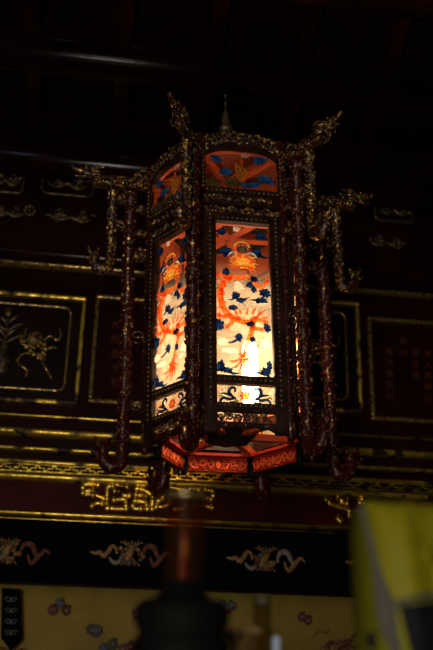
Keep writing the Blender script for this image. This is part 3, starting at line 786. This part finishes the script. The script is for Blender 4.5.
def upper_clouds(b):
    b.M = Matrix.Translation((0, -AP, 0)); LAY[0] = 14
    Z = Z_U0; k = (Z_U1-Z_U0)/45; b.mi = 0
    def cl(x, z, rx, rz, lobes=7):
        rnd = random.Random(int(x*31+z)); n = lobes*5; pts = []
        am = [rnd.uniform(.75, 1.15) for _ in range(lobes)]
        for i in range(n):
            a = 2*pi*i/n; r = am[int(i/5) % lobes]*(.74+.3*sin(pi*(i % 5)/5)); pts.append(((x+rx*r*cos(a))*k, Z+(z+rz*r*sin(a))*k))
        b.film(pts, *lay())
    for c in ((-25, 33, 6.5, 4), (19, 36, 8, 4.5), (-16, 19, 8, 4), (23, 15, 7, 4), (28, 12, 6, 3), (-6, 7, 9, 3), (6, 6, 10, 3), (14, 8, 6, 3), (16, 33, 5, 3)): cl(*c)
    b.mi = 1; cl(4, 39, 5, 3)
    b.mi = 2; cl(-28, 4.5, 10, 7, 14); cl(-9, 8, 9, 7, 12)
    b.mi = 3
    for pts in ([(-38, 32), (-33, 37), (-20, 19), (-25, 16)],): b.film([(x*k, Z+z*k) for x, z in pts], *lay())
fo = MB(); figure(fo); fo = fo.build('figure_painting', [p_gold, p_red, p_orange], upn[0])
p_hill = paint('ochre hill paint', (.30, .22, .08), (.20, .13, .05), 60)
uo = MB(); upper_clouds(uo); uo = uo.build('cloud_painting', [p_teal, p_pale, p_hill, p_red], upn[0])
for p in upn[1:]: cp(fo, p); cp(uo, p)

# --- upper frame, frieze, crown, apron
def upper_frame(b):
    face(b)
    for sg in (-1, 1):
        b.mi = 0; b.box((sg*(UW+.006), 0, (Z_U0+Z_U1)/2), (.012, .026, Z_U1-Z_U0+.03))
        b.mi = 1; z = Z_U0
        while z < Z_U1-.03: b.blob((sg*(UW+.006), -.014, z), (.0045, .004, .0055), 6, 4); z += .0165
    b.mi = 0; b.box((0, 0, Z_U0-.011), (2*UW, .0262, .022))
    # arched head rail
    b.strip([(x, z+.014+.02*(1-abs(x/UW))) for x, z in ARC], [(x, z) for x, z in ARC], -.012, .012)
    b.mi = 1; x = -UW+.008
    while x < UW: b.blob((x, -.014, Z_U0-.011), (.0055, .004, .0045), 6, 4); x += .0165
    # red inner bead towards the lamp
    b.mi = 2
    b.strip([(x*.985, z+.001) for x, z in ARC], [(x*.985, z-.006) for x, z in ARC], .006, .016)
    for sg in (-1, 1): b.box((sg*(UW-.002), .011, (Z_U0+Z_U1-.05)/2), (.005, .012, Z_U1-.05-Z_U0))
six(upper_frame, 'upper_frame', [m_frame, m_bead, m_red], FACE)
def main_bead(b):
    face(b)
    for sg in (-1, 1): b.box((sg*(PW+.004), .016, (Z_M0+Z_M1)/2), (.008, .012, Z_M1-Z_M0+.016))
    b.box((0, .016, Z_M1+.004), (2*PW, .012, .008)); b.box((0, .016, Z_M0-.004), (2*PW, .012, .008))
    for sg in (-1, 1): b.box((sg*(PW+.004), .016, (Z_L0+Z_L1)/2), (.008, .012, Z_L1-Z_L0))
six(main_bead, 'inner_bead', m_red, FACE)

def scroll_band(b, w, z0, z1, r, step, y=0.0, seed=1):
    """openwork of S-scrolls and leaves between two rails"""
    rnd = random.Random(seed); h = z1-z0; x = -w+step/2; k = 0
    while x < w-step*.3:
        q = 1 if k % 2 else -1
        p = spiral(x, (z0+z1)/2+q*h*.10, h*.40, h*.10, pi/2*q, 1.4*q, 12)
        b.tube([(a, y, c) for a, c in p], r, 6)
        p2 = spl([(x-step*.5, y, (z0+z1)/2-q*h*.3), (x, y-.003, (z0+z1)/2+q*h*.34), (x+step*.5, y, (z0+z1)/2-q*h*.2)], 5)
        b.tube(p2, r*.9, 6)
        b.blob((x, y-.004, (z0+z1)/2+q*h*.1), (r*1.6, r*1.4, r*1.6), 6, 4); b.blob((x+step*.5, y-.003, (z0+z1)/2-q*h*.25), (r*1.8, r*1.2, r*1.3), 6, 4)
        x += step; k += 1
def frieze(b):
    face(b)
    b.mi = 0
    b.box((0, 0, .742), (2*FW, .022, .008)); b.box((0, 0, .782), (2*FW, .028, .010))
    b.mi = 1; scroll_band(b, FW, .744, .780, .0042, .030, -.002, 3)
    b.mi = 0; b.box((0, .002, .803), (2*FW, .020, .034))
    b.mi = 1; scroll_band(b, FW, .788, .818, .0034, .036, -.010, 5)
six(frieze, 'frieze_rail', [m_frame, m_carve], FACE)
def inner_board(b): face(b); b.box((0, .018, .785), (2*FW-.02, .008, .100))
six(inner_board, 'inner_board', m_red, FACE)
def crown(b):
    face(b)
    arc = [(x/10*(FW+.004), Z_U1+.062-.030*abs(x/10)**2.4) for x in range(-10, 11)]
    lowr = [(x/10*(FW+.004), Z_U1+.010-.042*abs(x/10)**2.6) for x in range(-10, 11)]
    b.strip(arc, lowr, -.004, .010)
    rnd = random.Random(4)
    for i in range(58):
        u = rnd.uniform(-1, 1); f = rnd.uniform(.15, 1.12); j = (u+1)*10; a = int(min(19, j)); t = j-a
        zt = arc[a][1]*(1-t)+arc[a+1][1]*t; zb = lowr[a][1]*(1-t)+lowr[a+1][1]*t
        r = rnd.uniform(.006, .011); b.blob((u*FW, -.008, zb+(zt-zb)*f), (r, .008, r*.8), 7, 4)
    for i in range(10):
        u = -.9+i*.2; j = (u+1)*10; a = int(j)
        p = spiral(u*FW, (arc[a][1]+lowr[a][1])/2, .016, .004, i, 1.3*(1 if i % 2 else -1), 10); b.tube([(x, -.009, z) for x, z in p], .0035, 6)
    b.tube([(x, -.008, z) for x, z in arc], .0055, 6)
six(crown, 'crown_board', m_carve, FACE)
def apron(b):
    face(b)
    b.mi = 0; b.box((0, 0, Z_L0-.022), (2*PW, .0255, .010))
    b.mi = 1; scroll_band(b, PW, .014, Z_L0-.026, .0034, .028, -.003, 8)
    # ogee lower edge with three lobes
    n = 24; top = [(x/n*PW, .016) for x in range(-n, n+1)]
    bot = [(x/n*PW, .008 - .010*abs(cos(x/n*pi*1.5))**.7 - .016*max(0, abs(x/n)-.8)/.2) for x in range(-n, n+1)]
    b.mi = 0; b.strip(top, bot, -.010, .008)
    b.mi = 1
    for x in (-.062, 0, .062): b.blob((x, -.011, .006), (.010, .005, .007), 8, 4)
six(apron, 'apron', [m_frame, m_carve], FACE)
# red carved boards of the inner skirt, lit by the lamp
SR = .243
def skirt(b):
    b.M = Matrix.Translation((0, -SR*cos(pi/6), 0))
    w = SR/2-.017; z0, z1 = -.034, .018
    b.mi = 0; b.box((0, 0, (z0+z1)/2), (2*w, .012, z1-z0)); b.box((0, .010, z1+.004), (2*w+.004, .040, .010))
    b.mi = 1
    for yy in (-.008, .008):
        zc = (z0+z1)/2-.002
        b.plate([(.010*cos(a*.7854), zc+.014*sin(a*.7854)) for a in range(8)], yy-.002, yy+.002)
        for sg in (-1, 1):
            for x in (.028, .058, .090):
                q = 1 if x != .058 else -1
                p = spiral(sg*x, zc, .014, .004, pi/2*q, sg*1.25*q, 12); b.tube([(a, yy, c) for a, c in p], .0026, 6)
                b.tube(spl([(sg*(x-.018), yy, zc-.012*q), (sg*x, yy, zc-.015*q), (sg*(x+.016), yy, zc+.010*q)], 5), .0024, 6)
        pass
six(skirt, 'skirt_board', [m_skirt, m_redrelief], FACE[2:5])
def skirt_post(b): b.lathe([(0, -.052), (.008, -.050), (.012, -.04), (.011, .03), (0, .032)], 8, (SR-.002, 0, 0))
six(skirt_post, 'skirt_post', m_black, [CORN[1+k] for k in range(4)])

# --- corner posts
def post(b):
    b.lathe([(0, -.035), (.010, -.034), (.014, -.02), (.010, -.005), (.016, .005), (.0145, .03), (.0145, Z_M1), (.018, Z_M1+.02), (.0145, Z_M1+.04), (.0145, Z_U1), (.019, Z_U1+.02), (.012, Z_U1+.05), (0, Z_U1+.06)], 12, (HR, 0, 0))
    z = .05
    while z < Z_U1: b.blob((HR+.013, 0, z), (.004, .006, .006), 6, 4); z += .02
six(post, 'corner_post', m_lacq, CORN)

# --- roof spokes and lamp spider
def spoke_top(b):
    b.box((HR/2, 0, Z_U1+.005), (HR-.02, .030, .026))
six(spoke_top, 'roof_spoke', m_red, CORN)
def roof_leaf(b):
    b.M = Matrix.Identity(4)
    c0 = [(HR*.96*cos(a), HR*.96*sin(a)) for a in (-pi/2-pi/6, -pi/2+pi/6)]
    z = Z_U1+.028; vs = [(0, 0, z), (c0[0][0], c0[0][1], z), (c0[1][0], c0[1][1], z), (0, 0, z+.008), (c0[0][0], c0[0][1], z+.008), (c0[1][0], c0[1][1], z+.008)]
    b._add(vs, [(0, 2, 1), (3, 4, 5), (0, 1, 4, 3), (1, 2, 5, 4), (2, 0, 3, 5)], False)
six(roof_leaf, 'roof_board', mat('dark red roof board', (.30, .055, .014), .6, second=(.20, .032, .009), scale=9), FACE)
def mid_spoke(b): b.box((HR/2, 0, .79), (HR-.02, .034, .024))
six(mid_spoke, 'middle_spoke', m_red, CORN)
def spoke_low(b): b.box((HR/2+.01, 0, .038), (HR-.04, .024, .022))
six(spoke_low, 'base_spoke', m_red, CORN)
b = MB(); b.lathe([(0, .020), (.075, .020), (.085, .028), (.105, .050), (.105, .056), (0, .056)], 6); b.build('lamp_hub', m_hub, lan, rot=(0, 0, R(30)))
b = MB(); b.lathe([(0, .785), (.03, .785), (.034, .80), (.02, .83), (.0, .835)], 16); b.build('upper_hub', m_red, lan)
LX, LY = .080, .020
b = MB(); b.lathe([(0, .056), (.026, .056), (.026, .150), (.020, .155), (0, .155)], 20, (LX, LY, 0)); b.build('lamp_sleeve', mat('white lamp sleeve', (.30, .21, .14), .8, second=(.24, .16, .1), scale=12, spec=.1), lan)
b = MB(); b.lathe([(0, .156), (.018, .157), (.026, .17), (.028, .22), (.027, .36), (.018, .392), (0, .400)], 20, (LX, LY, 0)); b.build('light_bulb', m_bulb, lan)

# --- finial and wire
b = MB(); b.lathe([(0, 1.04), (.012, 1.04), (.012, 1.19), (.03, 1.20), (.034, 1.215), (.02, 1.235), (.026, 1.25), (.028, 1.262), (.014, 1.28), (.019, 1.295), (.012, 1.31), (.016, 1.322), (.006, 1.345), (.004, 1.36), (0, 1.36)], 20); b.build('finial', m_brass, lan)
top_local = lan.matrix_world.inverted() @ Vector((LANT.x + hd.y*0, BEAM_Y, beam_z-.07))
b = MB(); b.tube([(0, 0, 1.355), (0, 0, 1.42), tuple(top_local)], .005, 8); b.lathe([(.0, 1.40), (.012, 1.40), (.012, 1.43), (0, 1.43)], 10); b.build('hanging_wire', m_steel, lan)

# --- arms with dragon heads, short drops, long drops
def dragon_head(b, x, z, s=1.0, up=0.0):
    """a carved dragon head reaching outwards (+x), its neck rising out of the arm"""
    T0 = b.M.copy(); b.M = T0 @ Matrix.Translation((x, 0, z)) @ Matrix.Rotation(-up, 4, 'Y') @ Matrix.Scale(s, 4)
    b.tube(spl([(-.09, 0, -.004), (-.05, 0, .004), (-.02, 0, .016), (.0, 0, .022)], 5), [.014]*8 + [.016]*8, 8)
    b.blob((.004, 0, .026), (.026, .017, .020), 10, 6)
    b.tube(spl([(.01, 0, .028), (.035, 0, .030), (.058, 0, .034), (.066, 0, .042)], 4), [.015, .014, .0135, .013, .012, .0115, .011, .0105, .010, .009, .008, .007, .006], 8)
    b.tube(spl([(.008, 0, .014), (.03, 0, .006), (.05, 0, .006)], 4), [.010, .009, .008, .0075, .007, .006, .005, .004, .003], 8)
    for sg in (-1, 1):
        b.tube(spl([(-.004, sg*.008, .040), (-.026, sg*.016, .052), (-.05, sg*.017, .050), (-.062, sg*.016, .060)], 4), [.0055]*5+[.004]*4+[.003]*3+[.001], 6)
        b.blob((.014, sg*.012, .040), .0065, 6, 4)
        for k in range(4):
            b.tube(spl([(-.006, sg*.014, .03-.009*k), (-.03, sg*(.024+.002*k), .036-.013*k), (-.05, sg*.021, .046-.016*k)], 4), [.005, .006, .006, .005, .004, .004, .003, .002, .001], 5)
    b.tube(spl([(.03, 0, .003), (.03, 0, -.012), (.022, 0, -.02)], 4), .003, 5)
    b.M = T0
Z_ARM = .975
def arm(b):
    b.box((.385, 0, Z_ARM), (.23, .020, .030)); b.box((.385, 0, Z_ARM+.019), (.23, .026, .008)); b.box((.385, 0, Z_ARM-.018), (.23, .024, .006))
    x = .29
    while x < .49:
        for sg in (-1, 1): b.blob((x, sg*.012, Z_ARM+random.uniform(-.004, .004)), (.008, .004, .008), 6, 4)
        x += .014
    # scroll brace where the arm leaves the corner
    p = spiral(.315, Z_ARM+.045, .026, .006, -pi/2, -1.3, 14); b.tube([(a, 0, c) for a, c in p], .006, 6)
    for k in range(3): b.blob((.30+.02*k, 0, Z_ARM+.03+.006*k), (.010, .010, .010), 6, 4)
arms = six(arm, 'dragon_arm', m_carve, CORN)
def head(b): dragon_head(b, .515, Z_ARM+.006, 1.0, .10)
hb = MB(); head(hb); hd_o = hb.build('dragon_head', m_carve, arms[0])
for a in arms[1:]: cp(hd_o, a)

def carved_rod(b, x, z0, z1, r, seed):
    b.lathe([(0, z0), (r*.95, z0), (r, z0+.01), (r, z1-.03), (r*1.35, z1-.02), (r*1.1, z1), (0, z1)], 12, (x, 0, 0))
    rnd = random.Random(seed); z = z0+.01; a = 0
    while z < z1-.03:
        for q in (0, pi):
            b.blob((x+r*.92*cos(a+q), r*.92*sin(a+q), z), (r*.42, r*.42, r*.5), 6, 4)
            if rnd.random() < .5: b.blob((x+r*.95*cos(a+q+1.1), r*.95*sin(a+q+1.1), z+.006), (r*.3, r*.3, r*.45), 6, 4)
        a += .62; z += r*.75
def hook(b, x, z, r, w, h, head_s):
    """the rod's end curling outwards and up into a small head"""
    p = spl([(x, 0, z+.03), (x, 0, z), (x+w*.12, 0, z-h*.38), (x+w*.45, 0, z-h*.52), (x+w*.80, 0, z-h*.34), (x+w*.95, 0, z+h*.02), (x+w*.86, 0, z+h*.22)], 5)
    n = len(p)-1
    b.tube(p, [r*(1.05+.35*sin(pi*i/n) - .25*(i/n)) for i in range(n+1)], 10)
    # leaf curls on the head
    hx, hz = x+w*.9, z+h*.18
    b.blob((hx, 0, hz), (r*1.15, r*.95, r*1.2), 8, 6)
    b.tube(spl([(hx, 0, hz), (hx+r*1.3, 0, hz+r*1.0), (hx+r*1.4, 0, hz+r*2.3)], 4), [r*.6, r*.6, r*.55, r*.5, r*.45, r*.4, r*.3, r*.2, r*.08], 6)
    b.tube(spl([(hx, 0, hz), (hx-r*.6, 0, hz+r*1.4), (hx-r*1.5, 0, hz+r*1.9)], 4), [r*.55]*3+[r*.45]*3+[r*.25, r*.15, r*.06], 6)
    b.tube(spl([(hx+r*.3, 0, hz-r*.8), (hx+r*1.7, 0, hz-r*.6), (hx+r*2.2, 0, hz+r*.3)], 4), [r*.55]*4+[r*.35]*3+[r*.2, r*.06], 6)
    for k in range(6):
        a = -2.6+.45*k; b.blob((x+w*.45+w*.5*cos(a), 0, z-h*.05+h*.5*sin(a)), (r*.55, r*1.15, r*.55), 6, 4)
def long_drop(b):
    carved_rod(b, .358, -.035, .95, .0205, 2); hook(b, .358, -.035, .019, .068, .085, 1)
longs = six(long_drop, 'long_drop', m_lacq, CORN)
def short_drop(b):
    carved_rod(b, .422, .655, Z_ARM-.02, .0165, 6); hook(b, .422, .66, .0165, .062, .075, 1)
shorts = six(short_drop, 'short_drop', m_carve, CORN)
def ring(zr_, rr):
    def f(b):
        pts = [(.318+rr*cos(a*pi/8), 0, zr_+rr*sin(a*pi/8)) for a in range(18)]; b.tube(pts, .0035, 6); b.blob((.318, 0, zr_), .007, 6, 4)
        b.box((.318, 0, zr_), (.066, .006, .006))
    return f
def block(x, zr_, w, h):
    def f(b):
        b.box((x, 0, zr_), (w, .012, h)); p = spiral(x, zr_, h*.46, .004, 1, 1.5, 14)
        for yy in (-.007, .007): b.tube([(a, yy, c) for a, c in p], .004, 6)
        b.blob((x, 0, zr_+h*.55), (w*.3, .010, .010), 6, 4)
    return f
six(ring(.375, .021), 'scroll_ring', m_carve, CORN); six(ring(.13, .015), 'scroll_ring', m_carve, CORN)
for a in ((.319, .69, .062, .042), (.386, .80, .050, .036), (.386, .905, .050, .036), (.318, .87, .066, .022), (.318, .775, .066, .018)):
    six(block(*a), 'scroll_bracket', m_carve, CORN)

# ================================================================== foreground: offering table, lamp, bottle, bag
TY0, TY1, TZ = .62, 1.55, 1.14
tb = empty('offering_table', (.1, 1.08, 0)); tag(tb, 'dark wooden offering table in front carrying the lamp stand and yellow bag', 'table')
b = MB(); b.box((0, 0, TZ-.02), (1.8, .86, .04)); b.build('tabletop', m_dark, tb, bevel=.006)
b = MB(); b.box((0, -.36, TZ-.10), (1.66, .03, .12)); b.box((0, .36, TZ-.10), (1.66, .03, .12)); b.box((-.83, 0, TZ-.10), (.03, .72, .12)); b.box((.83, 0, TZ-.10), (.03, .72, .12)); b.build('table_rail', m_beam, tb)
for sx in (-1, 1):
    for sy in (-1, 1):
        b = MB(); b.box((sx*.82, sy*.36, (TZ-.04)/2), (.07, .07, TZ-.04)); b.build('leg', m_dark, tb, bevel=.006)

# lamp: black turned stand with amber chimney
FYL = 1.10
pb, pt, pmid = W(181, 650, FYL), W(185, 497, FYL), W(183, 588, FYL)
ux = .5*((W(206, 540, FYL)-W(164, 540, FYL)).x)          # half width of the chimney
lx = pmid.x; zb = pmid.z; zt = pt.z; ppx = ux/21.0         # metres per frame pixel here
lamp = empty('altar_lamp', (lx, FYL, TZ)); tag(lamp, 'amber glass lamp with a red candle on a black turned stand', 'lamp')
zl = zb-TZ
b = MB(); b.lathe([(0, 0), (.085, 0), (.088, .015), (.07, .03), (.04, .06), (.03, .12), (.042, .15), (.03, .19), (.034, zl-.16), (.05, zl-82*ppx), (47*ppx, zl-70*ppx), (47*ppx, zl-50*ppx), (42*ppx, zl-44*ppx), (42*ppx, zl-40*ppx),
                   (46*ppx, zl-34*ppx), (46*ppx, zl-20*ppx), (40*ppx, zl-13*ppx), (28*ppx, zl-9*ppx), (23*ppx, zl-4*ppx), (22*ppx, zl+6*ppx), (0, zl+6*ppx)], 32); b.build('stand', m_black, lamp)
b = MB(); r_ = 21*ppx; hh = zt-TZ
prof_o = [(r_*.92, zl+4*ppx), (r_*.95, zl+30*ppx), (r_, zl+60*ppx), (r_*1.02, hh-4*ppx), (r_*1.04, hh)]
prof = prof_o + [(a-.0025, z) for a, z in prof_o[::-1]]
vs = []; fs = []; n_ = 32
for a, z in prof:
    for j in range(n_): vs.append((a*cos(2*pi*j/n_), a*sin(2*pi*j/n_), z))
for i in range(len(prof)-1):
    for j in range(n_): fs.append((i*n_+j, i*n_+(j+1) % n_, (i+1)*n_+(j+1) % n_, (i+1)*n_+j))
b._add(vs, fs, True); b.build('glass_chimney', m_amber, lamp)
b = MB(); b.lathe([(r_*.98, hh-3*ppx), (r_*1.10, hh-3*ppx), (r_*1.10, hh+2*ppx), (r_*.98, hh+2*ppx), (r_*.98, hh-3*ppx)], 32); b.build('chimney_rim', m_brass, lamp)
b = MB(); b.lathe([(0, zl+6*ppx), (4.5*ppx, zl+6*ppx), (4.5*ppx, zl+38*ppx), (4*ppx, zl+56*ppx), (0, zl+58*ppx)], 16); b.build('candle', m_wax, lamp)
b = MB(); b.lathe([(0, zl+28*ppx), (2*ppx, zl+28*ppx), (2.6*ppx, zl+42*ppx), (1.4*ppx, zl+47*ppx), (0, zl+46*ppx)], 12, (0, -4.5*ppx, 0)); b.build('candle_highlight', m_candle_glint, lamp)  # highlight on the candle, put in as a pale bead

# pale bottle right of the lamp
BY = 1.35
p0, p1 = W(262, 652, BY), W(266, 596, BY); kp = (W(280, 640, BY)-W(250, 640, BY)).x/30
bt = empty('glass_bottle', (p0.x, BY, TZ)); tag(bt, 'clear glass bottle with brown cap standing beside the tan flowers', 'bottle')
H = p1.z-TZ
b = MB(); b.lathe([(0, 0), (15*kp, 0), (17*kp, .01), (17*kp, H-.13), (15*kp, H-.075), (9*kp, H-.045), (8*kp, H-.012), (0, H-.012)], 24); b.build('bottle_body', m_clear, bt)
b = MB(); b.lathe([(0, H-.014), (9*kp, H-.014), (9*kp, H), (0, H+.002)], 20); b.build('cap', mat('brown cap', (.05, .035, .014), .6), bt)
b = MB(); b.box((11*kp, -13.5*kp, W(275, 645, BY).z-TZ-.02), (7*kp, .003, .06)); b.build('label', mat('pale blue highlight', (.30, .36, .50), .5), bt)  # no paper label: a highlight on the glass, put in as a pale blue strip

# faded flowers beside the bottle
GY = 1.30
p0 = W(240, 645, GY)
fl = empty('dried_flowers', (p0.x, GY, TZ)); tag(fl, 'bunch of faded tan flowers between amber lamp and glass bottle', 'flowers')
H = p0.z-TZ
b = MB(); b.lathe([(0, 0), (.03, 0), (.035, .02), (.022, .06), (.028, H*.62), (.034, H*.66), (0, H*.66)], 20); b.build('vase', m_black, fl)
rnd = random.Random(5)
for i in range(9):
    a = rnd.uniform(0, 6.28); q = rnd.uniform(0, .026); z = H+rnd.uniform(-.02, .022)
    b = MB(); b.tube([(q*.3*cos(a), q*.3*sin(a), H*.6), (q*cos(a), q*sin(a), z)], .0015, 5)
    for k in range(7): b.blob((q*cos(a)+.007*cos(k*.9), q*sin(a)+.007*sin(k*.9), z), (.007, .007, .004), 6, 4)
    b.blob((q*cos(a), q*sin(a), z+.003), .005, 6, 4); b.build('flower_head', m_flower, fl)

# yellow cloth bag
GYB = 1.00
A, Bc = W(367, 501, GYB), W(370, 660, GYB)
bag = empty('cloth_bag', (A.x+.13, GYB, TZ)); tag(bag, 'yellow cloth bag with grey piping, dark pocket and a round snap button', 'bag')
kb = (W(420, 560, GYB)-W(370, 560, GYB)).x/50
o0 = Vector(bag.location)
def BP(px, py, dy=0): v = W(px, py, GYB) - o0; return Vector((v.x, dy, v.z))
b = MB(); nx, nz = 130, 150; vs = []; fs = []
hz = A.z-TZ; wd_ = .46; xl = A.x-o0.x
def bag_front(u, v):
    """u 0..1 across, v 0..1 up"""
    lx_ = xl + .012*(1-v)*1.2 + .05*max(0, .35-v)
    rx_ = lx_ + wd_
    x = lx_+(rx_-lx_)*u
    e = min(u, 1-u)*2; rim = min(1, e*9); edge = sqrt(max(0, 1-(1-rim)**2)); tv = min(1, (1-v)*9); edge *= sqrt(max(0, 1-(1-tv)**2))
    fold = .014*sin(9*u+5*v)+.010*sin(15*(u-.6*v))+.035*math.exp(-((u-.10-.04*(.72-v))/.018)**2)-.035*math.exp(-((v-.72+.12*u)/.03)**2)*(u > .25) + .030*math.exp(-((v-.66-.3*u)/.04)**2)
    fold += -.014*math.exp(-((u-.078-.05*(.9-v))/.010)**2)*(v > .76) + .012*math.exp(-((u-.100-.05*(.9-v))/.012)**2)*(v > .76)
    fold += (.013*math.exp(-((v-.935+.16*u)/.009)**2) - .013*math.exp(-((v-.912+.16*u)/.010)**2) - .010*math.exp(-((v-.965+.55*u)/.010)**2))*min(1, max(0, (u-.07)/.03))
    return x, -.05*edge - fold*edge, v*hz
for s in (0, 1):
    for j in range(nz+1):
        for i in range(nx+1):
            x, y, z = bag_front(i/nx, j/nz)
            vs.append((x, y if s == 0 else .08-.35*y, z - (.012 if s else 0)*(j == nz)))
w = nx+1; n_ = (nz+1)*w
for j in range(nz):
    for i in range(nx):
        a = j*w+i; fs += [(a, a+1, a+w+1, a+w), (n_+a, n_+a+w, n_+a+w+1, n_+a+1)]
for i in range(nx): a = nz*w+i; fs += [(a, a+1, n_+a+1, n_+a), (i, n_+i, n_+i+1, i+1)]
for j in range(nz): a = j*w; c = j*w+nx; fs += [(a, a+w, n_+a+w, n_+a), (c, n_+c, n_+c+w, c+w)]
b._add(vs, fs, True); b.build('bag_body', m_ysatin, bag)
from mathutils.bvhtree import BVHTree
bvh = BVHTree.FromPolygons([Vector(v) for v in vs], fs)
def ON(px, py, off=.004):
    """the place on the bag's face seen at that place of the frame"""
    eye = Vector((0, 0, CAM_Z)) - o0; d_ = (W(px, py, 1.0) - Vector((0, 0, CAM_Z))).normalized()
    h = bvh.ray_cast(eye, d_)[0]
    if h is None: h = BP(px, py, -.03)
    return h - d_*off
b = MB(); p = spl([tuple(ON(x, y, .003)) for x, y in ((362, 506), (366, 520), (371, 540), (376, 562), (381, 584), (386, 602), (390, 625), (396, 648), (400, 664))], 5)
b.tube(p, [kb*(4.5 + 7*math.exp(-((i-27)/7)**2)) for i in range(len(p))], 10, flat=.4); b.build('side_piping', m_grey, bag)
b = MB(); p = spl([tuple(ON(x, y, .004)) for x, y in ((388, 610), (396, 604), (408, 600), (422, 597), (440, 595), (460, 594))], 5)
b.tube(p, kb*2.6, 10, flat=.6); b.build('pocket_piping', m_grey, bag)
rows = []
for q in range(9):
    f = q/8; l = Vector((399, 606)).lerp(Vector((413, 664)), f); r = Vector((462, 597)).lerp(Vector((462, 664)), f)
    rows.append([l.lerp(r, e/12) for e in range(13)])
b = MB(); pv = [ON(p.x, p.y, .007) for row in rows for p in row] + [ON(p.x, p.y, -.004) for row in rows for p in row]; pf = []
for q in range(8):
    for e in range(12):
        a = q*13+e; pf += [(a, a+13, a+14, a+1), (117+a, 117+a+1, 117+a+14, 117+a+13)]
for e in range(12): pf += [(e, e+1, 118+e, 117+e), (104+e, 221+e, 222+e, 105+e)]
for q in range(8): pf += [(q*13, 117+q*13, 130+q*13, q*13+13), (q*13+12, q*13+25, 142+q*13, 129+q*13)]
b._add(pv, pf, True); b.build('pocket', m_pocket, bag)
b = MB(); p = ON(375, 640, .002); b.M = Matrix.Translation(p) @ Matrix.Rotation(pi/2, 4, 'X')
b.lathe([(0, -.004), (7.5*kb, -.004), (7.5*kb, .003), (5*kb, .005), (4*kb, .002), (0, .002)], 20); b.build('snap_button', m_pocket, bag)
